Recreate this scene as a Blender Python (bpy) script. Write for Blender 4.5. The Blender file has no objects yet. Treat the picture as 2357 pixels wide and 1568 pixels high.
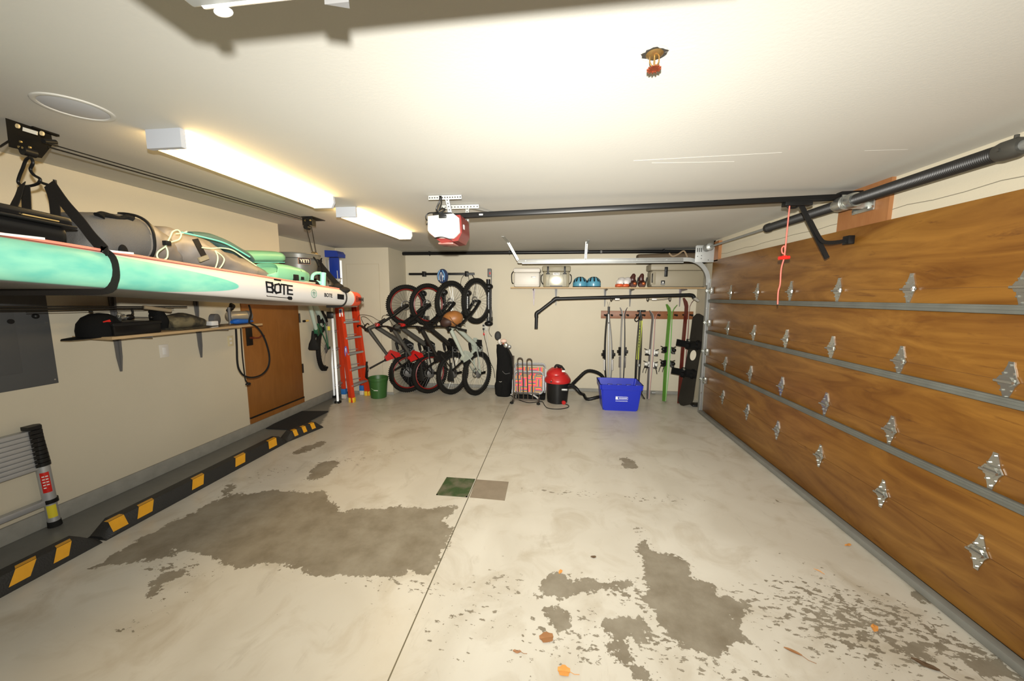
import bpy, bmesh, math, random
import numpy as np
from math import sin, cos, pi, radians, atan2, sqrt, hypot
from mathutils import Vector as V, Matrix, Euler, noise
random.seed(7)
scene = bpy.context.scene
COL = scene.collection

# ---------------------------------------------------------------- camera
W_, H_, FPX = 2357.0, 1568.0, 834.6
YAW, PITCH, ROLL = radians(6.895), radians(6.94), radians(0.256)
EYE = V((0, 0, 1.65))
_f = V((-sin(YAW)*cos(PITCH), cos(YAW)*cos(PITCH), -sin(PITCH)))
_r0 = V((cos(YAW), sin(YAW), 0)); _u0 = _r0.cross(_f)
_r = _r0*cos(ROLL) + _u0*sin(ROLL); _u = _u0*cos(ROLL) - _r0*sin(ROLL)
cd = bpy.data.cameras.new('camera'); cam = bpy.data.objects.new('camera', cd); COL.objects.link(cam)
cd.sensor_width = 36; cd.lens = FPX/W_*36; cd.clip_start = 0.02
M_ = Matrix((_r, _u, -_f)).transposed().to_4x4(); M_.translation = EYE
cam.matrix_world = M_
scene.camera = cam

# ---------------------------------------------------------------- world, exposure, camera flash
scene.view_settings.view_transform = 'Standard'
scene.view_settings.look = 'None'
scene.view_settings.gamma = 1
scene.view_settings.use_curve_mapping = False
scene.view_settings.exposure = -0.12
wd = bpy.data.worlds.new('world'); scene.world = wd; wd.use_nodes = True
wd.node_tree.nodes['Background'].inputs[0].default_value = (1, .9, .75, 1)
wd.node_tree.nodes['Background'].inputs[1].default_value = 0.02
FLASH = V((0.0, 0.0, 1.79))
# the flash head throws a wide, flat beam: its strength falls off with azimuth and elevation
fd = bpy.data.lights.new('camera_flash', 'POINT'); fd.energy = 1350; fd.shadow_soft_size = .018; fd.color = (1.0, .98, .915)
fo = bpy.data.objects.new('camera_flash', fd); COL.objects.link(fo); fo.location = FLASH
fd.use_nodes = True; fnt = fd.node_tree; fem = fnt.nodes['Emission']
def fm_(op, a, b=0.0, c=0.0):
    n = fnt.nodes.new('ShaderNodeMath'); n.operation = op
    for k, x in enumerate((a, b, c)):
        if isinstance(x, (int, float)): n.inputs[k].default_value = x
        else: fnt.links.new(x, n.inputs[k])
    return n.outputs[0]
ftc = fnt.nodes.new('ShaderNodeTexCoord'); fsp = fnt.nodes.new('ShaderNodeSeparateXYZ'); fnt.links.new(ftc.outputs['Normal'], fsp.inputs[0])
DX, DY, DZ = fsp.outputs
faz = fm_('ARCTAN2', DX, DY)
fel = fm_('ARCSINE', DZ)
AZ0, SAZ, EL0, SUP, SDN = radians(1), radians(55), radians(0), radians(23), radians(44)
ga = fm_('POWER', 2.71828, fm_('MULTIPLY', fm_('POWER', fm_('ABSOLUTE', fm_('DIVIDE', fm_('SUBTRACT', faz, AZ0), SAZ)), 2.0), -1))
up = fm_('GREATER_THAN', fel, EL0)
sg = fm_('ADD', SDN, fm_('MULTIPLY', up, SUP-SDN))
ge = fm_('POWER', 2.71828, fm_('MULTIPLY', fm_('POWER', fm_('ABSOLUTE', fm_('DIVIDE', fm_('SUBTRACT', fel, EL0), sg)), 2.0), -1))
core = fm_('POWER', 2.71828, fm_('MULTIPLY', fm_('ADD', fm_('POWER', fm_('ABSOLUTE', fm_('DIVIDE', faz, radians(30))), 2.0), fm_('POWER', fm_('ABSOLUTE', fm_('DIVIDE', fel, radians(17))), 2.0)), -1))
fst = fm_('ADD', fm_('ADD', fm_('MULTIPLY', fm_('MULTIPLY', ga, ge), .95), .018), fm_('MULTIPLY', core, .42))
fnt.links.new(fst, fem.inputs['Strength'])

# ---------------------------------------------------------------- helpers
def at(px, py, ax, val):
    d = _f*FPX + _r*(px - W_/2) - _u*(py - H_/2)
    i = 'xyz'.index(ax); t = (val - EYE[i])/d[i]
    return EYE + d*t
def mpp(p):                      # metres per pixel at a point
    return (V(p) - EYE).dot(_f)/FPX
WO = {}
def cr(pts, n=6, closed=False):  # Catmull-Rom through points
    pts = [V(p) for p in pts]; out = []
    N = len(pts); segs = N if closed else N - 1
    for i in range(segs):
        if closed: a, b, c, d = pts[(i-1) % N], pts[i], pts[(i+1) % N], pts[(i+2) % N]
        else: a, b, c, d = pts[max(i-1, 0)], pts[i], pts[i+1], pts[min(i+2, N-1)]
        for k in range(n):
            t = k/n
            out.append(.5*((2*b) + (c-a)*t + (2*a-5*b+4*c-d)*t*t + (3*b-a-3*c+d)*t**3))
    if not closed: out.append(pts[-1])
    return out
def frame_for(d, ref=None):
    d = d.normalized()
    ref = V(ref) if ref is not None else (V((0, 0, 1)) if abs(d.z) < .9 else V((1, 0, 0)))
    s = d.cross(ref).normalized(); return s, s.cross(d).normalized()
class MB:
    def __init__(s): s.bm = bmesh.new()
    def faces(s, vs, fs):
        b = [s.bm.verts.new(v) for v in vs]
        for f in fs:
            try: s.bm.faces.new([b[i] for i in f])
            except Exception: pass
        return s
    def box(s, lo, hi, mat=None, bev=0):
        lo = V(lo); hi = V(hi); e = min(bev, min(abs(hi[i]-lo[i]) for i in range(3))*.45)
        if e <= 0:
            vs = [V((x, y, z)) for x in (lo.x, hi.x) for y in (lo.y, hi.y) for z in (lo.z, hi.z)]
            fs = [(0, 1, 3, 2), (4, 6, 7, 5), (0, 4, 5, 1), (2, 3, 7, 6), (0, 2, 6, 4), (1, 5, 7, 3)]
            if mat: vs = [mat @ v for v in vs]
            return s.faces(vs, fs)
        t = bmesh.new(); bmesh.ops.create_cube(t, size=1)
        for v in t.verts: v.co = V([(lo[i]+hi[i])/2 + v.co[i]*(hi[i]-lo[i]) for i in range(3)])
        bmesh.ops.bevel(t, geom=t.edges[:], offset=e, segments=2, affect='EDGES', profile=.5)
        if mat: t.transform(mat)
        return s.join(t)
    def join(s, t):
        me = bpy.data.meshes.new('tmp'); t.to_mesh(me); t.free(); s.bm.from_mesh(me); bpy.data.meshes.remove(me); return s
    def cyl(s, p, q, r, r2=None, n=14, cap=True):
        p = V(p); q = V(q); r2 = r if r2 is None else r2; a, b = frame_for(q-p)
        vs = []
        for c, R in ((p, r), (q, r2)):
            for k in range(n):
                t = 2*pi*k/n; vs.append(c + a*cos(t)*R + b*sin(t)*R)
        fs = [(k, (k+1) % n, n+(k+1) % n, n+k) for k in range(n)]
        if cap: fs += [tuple(range(n))[::-1], tuple(range(n, 2*n))]
        return s.faces(vs, fs)
    def loft(s, rings, cap=True, closed=False):
        n = len(rings[0]); vs = [v for r in rings for v in r]; fs = []
        m = len(rings)
        for i in range(m if closed else m-1):
            j = (i+1) % m
            for k in range(n): fs.append((i*n+k, i*n+(k+1) % n, j*n+(k+1) % n, j*n+k))
        if cap and not closed: fs += [tuple(range(n))[::-1], tuple((m-1)*n+k for k in range(n))]
        return s.faces(vs, fs)
    def sweep(s, path, prof, ref=None, cap=True, closed=False):   # prof: list of (a,b) or function(i,t)->list
        path = [V(p) for p in path]; N = len(path); rings = []
        up = None
        for i, p in enumerate(path):
            if closed: d = path[(i+1) % N] - path[(i-1) % N]
            else: d = path[min(i+1, N-1)] - path[max(i-1, 0)]
            if d.length < 1e-9: d = V((0, 0, 1))
            d.normalize()
            if ref is not None: a, b = frame_for(d, ref)
            elif up is None: a, b = frame_for(d)
            else:
                b = (up - d*up.dot(d)).normalized(); a = d.cross(b).normalized()
            up = b
            pr = prof(i, i/(N-1)) if callable(prof) else prof
            rings.append([p + a*x + b*y for x, y in pr])
        return s.loft(rings, cap, closed)
    def tube(s, path, r, n=8, closed=False):
        rr = r if callable(r) else (lambda i, t: r)
        return s.sweep(path, lambda i, t: [(cos(2*pi*k/n)*rr(i, t), sin(2*pi*k/n)*rr(i, t)) for k in range(n)], closed=closed)
    def strap(s, path, w, t, ref, closed=False):
        return s.sweep(path, [(-w/2, -t/2), (w/2, -t/2), (w/2, t/2), (-w/2, t/2)], ref=ref, closed=closed)
    def lathe(s, prof, c=(0, 0, 0), ax=(0, 0, 1), n=28, cap=True, sx=1, sy=1):  # prof: (r,h)
        c = V(c); ax = V(ax).normalized(); a, b = frame_for(ax, None)
        rings = [[c + ax*h + a*cos(2*pi*k/n)*r*sx + b*sin(2*pi*k/n)*r*sy for k in range(n)] for r, h in prof]
        return s.loft(rings, cap)
    def torus(s, c, ax, R, r, N=40, n=8, ry=None):
        a, b = frame_for(V(ax)); c = V(c); axn = V(ax).normalized(); rings = []
        ry = ry or r
        for i in range(N):
            t = 2*pi*i/N; o = a*cos(t) + b*sin(t)
            rings.append([c + o*(R + cos(2*pi*k/n)*r) + axn*sin(2*pi*k/n)*ry for k in range(n)])
        return s.loft(rings, False, True)
    def prism(s, poly, o, ux, uy, t):
        o, ux, uy = V(o), V(ux), V(uy); nz = ux.cross(uy).normalized()*t
        b = [o + ux*x + uy*y for x, y in poly]; n = len(b)
        return s.faces(b + [v + nz for v in b], [tuple(range(n))[::-1], tuple(range(n, 2*n))] + [(k, (k+1) % n, n+(k+1) % n, n+k) for k in range(n)])
    def ball(s, c, r, n=16, m=10, mat=None):
        t = bmesh.new(); bmesh.ops.create_uvsphere(t, u_segments=n, v_segments=m, radius=1)
        r = V((r, r, r)) if not hasattr(r, '__len__') else V(r)
        for v in t.verts:
            v.co = V((v.co.x*r.x, v.co.y*r.y, v.co.z*r.z))
            if mat: v.co = mat @ v.co
            v.co += V(c)
        return s.join(t)
    def xform(s, m): s.bm.transform(m); return s
def build(name, mb, mat, parent=None, world=True, smooth=True, label=None, loc=None, **props):
    bm = mb.bm if isinstance(mb, MB) else mb
    bmesh.ops.remove_doubles(bm, verts=bm.verts[:], dist=1e-6)
    bmesh.ops.recalc_face_normals(bm, faces=bm.faces[:])
    if parent is not None: org = WO.get(parent.name, V((0, 0, 0))) if world else V((0, 0, 0))
    elif loc is not None: org = V(loc)
    elif world:
        xs = [v.co for v in bm.verts]
        org = V(((min(v.x for v in xs)+max(v.x for v in xs))/2, (min(v.y for v in xs)+max(v.y for v in xs))/2, min(v.z for v in xs)))
    else: org = V((0, 0, 0))
    for v in bm.verts: v.co -= org
    me = bpy.data.meshes.new(name); bm.to_mesh(me); bm.free()
    for m in (mat if isinstance(mat, (list, tuple)) else [mat]): me.materials.append(m)
    if smooth:
        me.polygons.foreach_set('use_smooth', [True]*len(me.polygons))
        try: me.set_sharp_from_angle(angle=radians(38))
        except Exception: pass
    o = bpy.data.objects.new(name, me); COL.objects.link(o)
    if parent is not None: o.parent = parent
    else: o.location = org
    WO[o.name] = org
    if label: o['label'] = label
    for k, v in props.items(): o[k] = v
    return o
def tag(o, label, cat, group=None):
    o['label'] = label; o['category'] = cat
    if group: o['group'] = group
    return o
def thing(name, label, cat, loc=(0, 0, 0), group=None):
    o = bpy.data.objects.new(name, None); COL.objects.link(o); o.location = V(loc); o.empty_display_size = .1
    WO[o.name] = V(loc); return tag(o, label, cat, group)
def single(name, mb, mat, label, cat, group=None, **k): return tag(build(name, mb, mat, **k), label, cat, group)
def struct(name, mb, mat, parent=None, **k):
    o = build(name, mb, mat, parent, **k)
    if parent is None: o['kind'] = 'structure'
    return o
def text(name, body, size, mat, parent, org, xd, yd, depth=.001, shear=0, align='CENTER', label=None, sx=1):
    c = bpy.data.curves.new(name, 'FONT'); c.body = body; c.offset = size*.018; c.size = size; c.extrude = depth; c.align_x = align; c.align_y = 'CENTER'; c.shear = shear
    t = bpy.data.objects.new('tmp_text', c); COL.objects.link(t)
    dg = bpy.context.evaluated_depsgraph_get(); me = bpy.data.meshes.new_from_object(t.evaluated_get(dg))
    bpy.data.objects.remove(t); bm = bmesh.new(); bm.from_mesh(me); bpy.data.meshes.remove(me)
    xd = V(xd).normalized(); yd = V(yd).normalized(); zd = xd.cross(yd)
    for v in bm.verts: v.co = V(org) + xd*v.co.x*sx + yd*v.co.y + zd*v.co.z
    return build(name, bm, mat, parent, smooth=False, label=label)

# ---------------------------------------------------------------- materials
def mat(name, col, rough=.5, metal=0, emit=None, es=0, bump=0, bscale=60, var=0, vscale=6, spec=.5, alpha=1, trans=0, coat=0):
    m = bpy.data.materials.new(name); m.use_nodes = True; nt = m.node_tree; b = nt.nodes['Principled BSDF']
    b.inputs['Base Color'].default_value = (*col, 1); b.inputs['Roughness'].default_value = rough; b.inputs['Metallic'].default_value = metal
    b.inputs['Specular IOR Level'].default_value = spec; b.inputs['Transmission Weight'].default_value = trans; b.inputs['Coat Weight'].default_value = coat
    if emit: b.inputs['Emission Color'].default_value = (*emit, 1); b.inputs['Emission Strength'].default_value = es
    if var or bump:
        tc = nt.nodes.new('ShaderNodeTexCoord')
    if var:
        n = nt.nodes.new('ShaderNodeTexNoise'); n.inputs['Scale'].default_value = vscale; n.inputs['Detail'].default_value = 5
        nt.links.new(tc.outputs['Object'], n.inputs['Vector'])
        x = nt.nodes.new('ShaderNodeMixRGB'); x.inputs[1].default_value = (*[c*(1-var) for c in col], 1); x.inputs[2].default_value = (*[min(1, c*(1+var)) for c in col], 1)
        nt.links.new(n.outputs[0], x.inputs[0]); nt.links.new(x.outputs[0], b.inputs['Base Color'])
    if bump:
        n = nt.nodes.new('ShaderNodeTexNoise'); n.inputs['Scale'].default_value = bscale; n.inputs['Detail'].default_value = 3
        nt.links.new(tc.outputs['Object'], n.inputs['Vector'])
        bp = nt.nodes.new('ShaderNodeBump'); bp.inputs['Strength'].default_value = bump; bp.inputs['Distance'].default_value = .01
        nt.links.new(n.outputs[0], bp.inputs['Height']); nt.links.new(bp.outputs[0], b.inputs['Normal'])
    return m
class N:
    """small node-graph helper"""
    def __init__(s, m): s.m = m; s.nt = m.node_tree; s.b = s.nt.nodes['Principled BSDF']; s.tc = s.nt.nodes.new('ShaderNodeTexCoord')
    def link(s, a, b): s.nt.links.new(a, b)
    def val(s, x, sock):
        if isinstance(x, (int, float)): sock.default_value = x
        elif isinstance(x, tuple): sock.default_value = (*x, 1) if len(x) == 3 and sock.type == 'RGBA' else x
        else: s.link(x, sock)
    def math(s, op, a, b=0, c=0, clamp=False):
        n = s.nt.nodes.new('ShaderNodeMath'); n.operation = op; n.use_clamp = clamp
        s.val(a, n.inputs[0]); s.val(b, n.inputs[1]); s.val(c, n.inputs[2]); return n.outputs[0]
    def map(s, scale=(1, 1, 1), rot=(0, 0, 0), src='Object', loc=(0, 0, 0)):
        n = s.nt.nodes.new('ShaderNodeMapping'); s.link(s.tc.outputs[src], n.inputs[0]); n.inputs['Scale'].default_value = scale; n.inputs['Rotation'].default_value = rot; n.inputs['Location'].default_value = loc; return n.outputs[0]
    def noise(s, vec, scale, detail=4, rough=.5, dist=0):
        n = s.nt.nodes.new('ShaderNodeTexNoise'); s.link(vec, n.inputs['Vector']); n.inputs['Scale'].default_value = scale; n.inputs['Detail'].default_value = detail; n.inputs['Roughness'].default_value = rough; n.inputs['Distortion'].default_value = dist; return n.outputs[0]
    def mix(s, f, a, b, op='MIX'):
        n = s.nt.nodes.new('ShaderNodeMixRGB'); n.blend_type = op; s.val(f, n.inputs[0]); s.val(a, n.inputs[1]); s.val(b, n.inputs[2]); return n.outputs[0]
    def ramp(s, f, *stops):
        n = s.nt.nodes.new('ShaderNodeValToRGB'); s.link(f, n.inputs[0]); e = n.color_ramp.elements
        while len(e) < len(stops): e.new(.5)
        for i, (p, c) in enumerate(stops): e[i].position = p; e[i].color = (*c, 1) if isinstance(c, tuple) else (c, c, c, 1)
        return n.outputs[0]
    def attr(s, name):
        n = s.nt.nodes.new('ShaderNodeAttribute'); n.attribute_name = name; return n.outputs['Fac']
    def sep(s, v):
        n = s.nt.nodes.new('ShaderNodeSeparateXYZ'); s.link(v, n.inputs[0]); return n.outputs
    def bump(s, h, st=.3, d=.005):
        n = s.nt.nodes.new('ShaderNodeBump'); n.inputs['Strength'].default_value = st; n.inputs['Distance'].default_value = d; s.link(h, n.inputs['Height']); s.link(n.outputs[0], s.b.inputs['Normal'])
    def col(s, c): s.link(c, s.b.inputs['Base Color'])

black = mat('black_plastic', (.008, .008, .008), .42, spec=.3)
blackm = mat('black_painted_metal', (.006, .006, .006), .38, spec=.3)
rubber = mat('black_rubber', (.010, .010, .009), .8, bump=.2, bscale=200, spec=.2)
fabric_black = mat('black_fabric', (.006, .006, .006), .9, bump=.3, bscale=300, spec=.15)
webbing = mat('black_webbing', (.013, .011, .009), .8, bump=.3, bscale=400, spec=.2)
galv = mat('galvanised_steel', (.36, .37, .36), .5, .75, var=.15, vscale=14)
galvp = mat('galvanised_sheet', (.38, .39, .38), .5, .35, var=.1, vscale=20)
chrome = mat('zinc_plated_steel', (.50, .51, .48), .27, .9)
alu = mat('aluminium', (.46, .47, .48), .48, .6, var=.08, vscale=10)
white = mat('white_plastic', (.62, .61, .585), .4)
offw = mat('off_white_plastic', (.58, .55, .49), .45, bump=.1, bscale=300)
grey = mat('grey_plastic', (.10, .10, .10), .5)
greymet = mat('grey_bracket_metal', (.12, .118, .115), .5, .2)
mint = mat('mint_plastic', (.17, .42, .26), .4)
teal = mat('teal_cord', (.12, .50, .42), .6)
cordm = mat('pale_green_cord', (.52, .63, .40), .6)
tan = mat('tan_plastic', (.245, .215, .14), .5, bump=.08, bscale=300)
red = mat('red_plastic', (.42, .014, .014), .35)
redm = mat('red_paint', (.50, .015, .01), .3)
orange = mat('orange_fibreglass', (.55, .040, .008), .45)
yellow = mat('yellow_plastic', (.80, .52, .03), .5)
blue = mat('blue_plastic', (.012, .035, .50), .4)
bluel = mat('light_blue_shell', (.075, .26, .37), .3)
wood = mat('pale_wood', (.42, .29, .15), .55, var=.12, vscale=10)
woodr = mat('reddish_brown_wood', (.21, .075, .024), .5, var=.2, vscale=12)
# ================================================================ THE ROOM
H = 2.42
XL, XR, YB = -3.6, 2.14, 6.33
wallm = mat('cream_wall_paint', (.74, .68, .55), .75)
n = N(wallm); pv = n.map()
n.col(n.mix(n.noise(pv, 1.6, 4), (.475, .428, .322), (.53, .483, .375)))
n.bump(n.noise(pv, 90, 3), .12, .004)
ceilm = mat('ceiling_paint', (.78, .75, .66), .8)
n = N(ceilm); pv = n.map(); n.col(n.mix(n.noise(pv, 1.2, 3), (.52, .505, .455), (.57, .56, .515))); n.bump(n.noise(pv, 80, 3), .1, .004)
curbm = mat('bare_concrete_curb', (.33, .32, .28), .85)
n = N(curbm); pv = n.map(); n.col(n.mix(n.noise(pv, 9, 6, .6), (.17, .167, .145), (.30, .295, .26))); n.bump(n.noise(pv, 70, 5), .4, .004)

# --- floor: concrete slab with worn floor paint; peeled shapes are a pattern of the surface itself
def fl(px, py): p = at(px, py, 'z', 0); return (p.x, p.y)
polys = [  # outlines of peeled areas on the slab
 [(205,1310),(265,1275),(330,1235),(420,1190),(505,1150),(522,1112),(545,1120),(530,1140),(590,1135),(640,1128),(700,1135),(745,1130),(760,1155),(790,1175),(850,1172),(905,1165),(985,1172),(1060,1162),(1040,1185),(1018,1200),(1045,1215),(1015,1290),(985,1318),(900,1328),(850,1332),(760,1325),(700,1318),(670,1300),(600,1298),(540,1308),(490,1290),(440,1268),(400,1262),(400,1282),(340,1290),(260,1300)],
 [(705,1095),(715,1080),(745,1062),(775,1060),(778,1072),(755,1092),(735,1103),(712,1104)],
 [(672,1045),(700,1028),(740,1016),(750,1020),(735,1030),(700,1042),(680,1047)],
 [(1462,1243),(1485,1243),(1505,1272),(1545,1275),(1590,1300),(1600,1330),(1640,1345),(1655,1370),(1725,1390),(1705,1430),(1715,1460),(1745,1495),(1700,1475),(1660,1510),(1650,1530),(1610,1500),(1560,1480),(1540,1460),(1500,1410),(1480,1395),(1488,1330),(1475,1290)],
 [(1237,1335),(1262,1318),(1300,1322),(1320,1332),(1365,1330),(1375,1340),(1460,1335),(1440,1350),(1400,1358),(1350,1365),(1310,1370),(1290,1380),(1240,1375)],
 [(1260,1398),(1285,1398),(1310,1415),(1314,1452),(1275,1457),(1262,1430)],
 [(1380,1430),(1430,1418),(1470,1420),(1490,1445),(1490,1480),(1450,1475),(1470,1530),(1520,1568),(1480,1568),(1425,1520),(1410,1490),(1415,1465)],
 [(1484,1255),(1500,1260),(1510,1280),(1480,1280)],
 [(2080,1475),(2110,1480),(2145,1490),(2130,1510),(2090,1505)], [(2095,1365),(2115,1360),(2150,1390),(2130,1392)],
 [(2230,1530),(2290,1510),(2357,1568),(2260,1568)], [(2110,1420),(2150,1440),(2145,1460)],
 [(355,1340),(380,1320),(420,1312),(428,1322),(395,1340),(360,1372),(340,1378)],
 [(1425,1055),(1440,1052),(1460,1062),(1465,1078),(1440,1078)],
 [(1775,1145),(1790,1150),(1800,1158),(1782,1156)],
]
greyz = [(-4, -2), (-3.02, -2), (-3.02, 3.0), (-2.98, 4.25), (-3.35, 5.0), (-3.35, 5.66), (-4, 5.66)]
res = .025; X0, X1, Y0, Y1 = -3.75, 2.5, -1.9, 6.5
nx = int((X1-X0)/res)+1; ny = int((Y1-Y0)/res)+1
gx, gy = np.meshgrid(np.linspace(X0, X1, nx), np.linspace(Y0, Y1, ny))
def sdf(poly):
    P = np.array(poly); d = np.full(gx.shape, 1e9); ins = np.zeros(gx.shape, bool)
    for i in range(len(P)):
        a = P[i]; b = P[(i+1) % len(P)]; e = b-a
        t = np.clip(((gx-a[0])*e[0] + (gy-a[1])*e[1])/max(e@e, 1e-12), 0, 1)
        d = np.minimum(d, np.hypot(gx-a[0]-t*e[0], gy-a[1]-t*e[1]))
        c = ((a[1] > gy) != (b[1] > gy)) & (gx < (b[0]-a[0])*(gy-a[1])/(b[1]-a[1]+1e-12)+a[0]); ins ^= c
    return np.where(ins, d, -d)
sd = np.full(gx.shape, -1e9)
for p in polys: sd = np.maximum(sd, sdf([fl(*q) for q in p]))
sd = np.clip(sd, -.3, .3)
sg = np.clip(sdf(greyz), -.3, .3)
dens = np.zeros(gx.shape)
for (px, py, rx, ry, k) in [(1950,1430,.48,.34,1.1),(1320,1480,.4,.15,.75),(620,1090,.25,.25,.55),(1750,1400,.2,.2,.8),(1450,1370,.25,.12,.9),(1500,1470,.3,.12,1.0),(950,1350,.5,.07,.75),(700,1310,.45,.05,.7),(400,1310,.3,.08,.95),(380,1390,.15,.15,.55),(1150,1340,.25,.12,.75),(2200,1500,.4,.12,1.1),(800,1060,.45,.3,.5),(900,1040,.3,.3,.5),(1300,1135,.5,.06,.75),(1500,1150,.5,.1,.6),(1000,1250,.06,.2,.8),(1050,1450,.4,.25,.5),(1650,1540,.4,.08,.8),(2050,1420,.3,.2,1.0),(1400,1500,.25,.1,.9),(1350,1420,.12,.12,.75),(1100,1420,.3,.2,.6),(1450,1075,.15,.12,.6),(300,1450,.12,.07,.7),(1200,1520,.5,.1,.45),(1470,1220,.06,.06,1.0)]:
    cx, cy = fl(px, py); dens = np.maximum(dens, k*np.exp(-((gx-cx)/rx)**2-((gy-cy)/ry)**2))
vs = np.stack([gx.ravel(), gy.ravel(), np.zeros(gx.size)], 1)
idx = np.arange(nx*ny).reshape(ny, nx)
q = np.stack([idx[:-1, :-1], idx[:-1, 1:], idx[1:, 1:], idx[1:, :-1]], -1).reshape(-1, 4)
me = bpy.data.meshes.new('floor'); me.from_pydata(vs.tolist(), [], q.tolist())
for nm, a in (('peel', sd), ('speck', dens), ('bare', sg)):
    t = me.attributes.new(nm, 'FLOAT', 'POINT'); t.data.foreach_set('value', a.ravel().astype(np.float32))
floor = bpy.data.objects.new('floor', me); COL.objects.link(floor); floor['kind'] = 'structure'
fm = mat('worn_painted_concrete', (.6, .55, .45), .32)
n = N(fm); pv = n.map()
n1 = n.noise(pv, 9, 6, .62); n2 = n.noise(pv, 38, 4, .6); n3 = n.noise(pv, 1.4, 5, .55, 1.0); n4 = n.noise(pv, 3.2, 6, .6, .8)
edge = n.math('ADD', n.attr('peel'), n.math('ADD', n.math('MULTIPLY', n.math('SUBTRACT', n1, .5), .19), n.math('MULTIPLY', n.math('SUBTRACT', n2, .5), .11)))
m1 = n.math('MULTIPLY', n.math('ADD', edge, .002), 180, clamp=True)
pst = n.map((1, 1.9, 1), (0, 0, .7))
sp = n.noise(pst, 19, 5, .62)
m2 = n.math('MULTIPLY', n.math('SUBTRACT', sp, n.math('SUBTRACT', .725, n.math('MULTIPLY', n.attr('speck'), .235))), 60, clamp=True)
peel = n.math('MAXIMUM', m1, m2)
paint = n.mix(n.ramp(n3, (.35, 0.), (.7, 1.)), (.50, .468, .395), (.575, .548, .475))
dirt = n.ramp(n4, (.50, 0.), (.72, 1.))
paint = n.mix(n.math('MULTIPLY', dirt, .55), paint, (.34, .285, .20))
scuff = n.ramp(n.noise(n.map((1, .35, 1), (0, 0, .9)), 7, 6, .7, .5), (.60, 0.), (.74, 1.))
paint = n.mix(n.math('MULTIPLY', scuff, .35), paint, (.26, .225, .165))
bare = n.mix(n.ramp(n.noise(pv, 5, 6, .65), (.3, 0.), (.7, 1.)), (.165, .138, .096), (.27, .242, .187))
c = n.mix(peel, paint, bare)
gm = n.math('MULTIPLY', n.math('ADD', n.attr('bare'), n.math('MULTIPLY', n.math('SUBTRACT', n1, .5), .12)), 30, clamp=True)
c = n.mix(gm, c, n.mix(n1, (.115, .115, .102), (.17, .17, .155)))
sx = n.sep(pv)
jn = n.math('ABSOLUTE', n.math('ADD', sx[0], .690)); jm = n.math('LESS_THAN', jn, .0035)
c = n.mix(jm, c, (.10, .09, .06))
n.col(c)
n.link(n.math('ADD', n.math('MULTIPLY', peel, .22), n.math('ADD', n.math('MULTIPLY', n3, .25), .22)), n.b.inputs['Roughness'])
n.bump(n.math('ADD', n.math('MULTIPLY', peel, -.5), n.math('MULTIPLY', n2, .25)), .35, .002)
me.materials.append(fm)

# --- ceiling with a few drywall seams
mb = MB().box((-3.8, -1.95, H), (2.6, 6.6, H+.1)); struct('ceiling', mb, ceilm, smooth=False)
mb = MB()
for a, b in (((1458,370),(1600,362)),((1600,362),(1800,351)),((1500,375),(1690,372)),((1990,347),(2090,344)),((1530,120),(1600,108)),((1440,107),(1490,110))):
    p = at(*a, 'z', H-.001); q = at(*b, 'z', H-.001); mb.tube([p, (p+q)/2+V((0, 0, -.0005)), q], .0006, 4)
struct('trim_1', mb, ceilm)
# --- walls
struct('wall_back', MB().box((-2.72, YB, -.05), (2.5, YB+.12, H+.02)), wallm, smooth=False)
struct('wall_left', MB().box((XL-.12, -1.95, -.05), (XL, 5.7, H+.02)), wallm, smooth=False)
struct('wall_front', MB().box((-3.7, -2.0, -.05), (2.6, -1.9, H+.02)), wallm, smooth=False)
struct('wall_alcove', MB().box((-3.7, 5.66, -.05), (-2.69, 6.45, H+.02)), wallm, smooth=False)
mb = MB().box((-3.6, -1.95, 2.0), (-3.02, 3.725, H+.01)); struct('wall_soffit', mb, wallm, smooth=False)
mb = MB().box((XR, -1.95, 2.13), (XR+.12, 5.42, H+.02)); struct('wall_right', mb, wallm, smooth=False)
struct('wall_corner', MB().box((2.29, 5.40, -.05), (2.41, 6.45, H+.02)), wallm, smooth=False)
struct('wall_jamb', MB().box((XR, 5.36, -.05), (2.41, 5.42, H+.02)), wallm, smooth=False)
struct('wall_near', MB().box((XR, -1.95, -.05), (XR+.12, -.35, 2.14)), wallm, smooth=False)
struct('baseboard_left', MB().box((XL, -1.9, 0), (XL+.022, 5.66, .12), bev=.006), curbm)
struct('baseboard_back', MB().box((-2.69, YB-.02, 0), (2.29, YB, .055), bev=.006), curbm)
struct('baseboard_alcove', MB().box((-3.58, 5.645, 0), (-2.675, 5.66, .045), bev=.004), curbm)
# access hatch outline in the alcove wall
mb = MB()
for a, b in (((-3.42,2.16),(-2.86,2.16)),((-2.86,2.16),(-2.86,.16)),((-3.42,.16),(-2.86,.16)),((-3.42,2.16),(-3.42,.16))):
    mb.box((min(a[0], b[0])-.002, 5.657, min(a[1], b[1])-.002), (max(a[0], b[0])+.002, 5.662, max(a[1], b[1])+.002))
struct('trim_2', mb, mat('shadow_gap_paint', (.40, .34, .24), .8))
mb = MB(); pts = []
random.seed(3)
y = 1.0
while y < 5.3: pts.append(V((XR-.001, y, 2.215+random.uniform(-.008, .008)))); y += .16
mb.tube(pts, .0022, 4); struct('trim_3', mb, mat('hairline_crack', (.22, .20, .15), .9))
# plywood pad and jamb board at the header
plym = mat('plywood_pad', (.40, .17, .05), .5)
n = N(plym); pv = n.map((6, 6, 1.2)); n.col(n.mix(n.noise(pv, 3, 5, .6), (.20, .07, .021), (.33, .155, .056)))
struct('trim_4', MB().box((2.115, 2.70, 2.13), (2.14, 3.13, H)), plym, smooth=False)
struct('trim_5', MB().box((2.10, 5.16, 2.13), (2.14, 5.30, H-.03)), plym, smooth=False)

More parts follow.
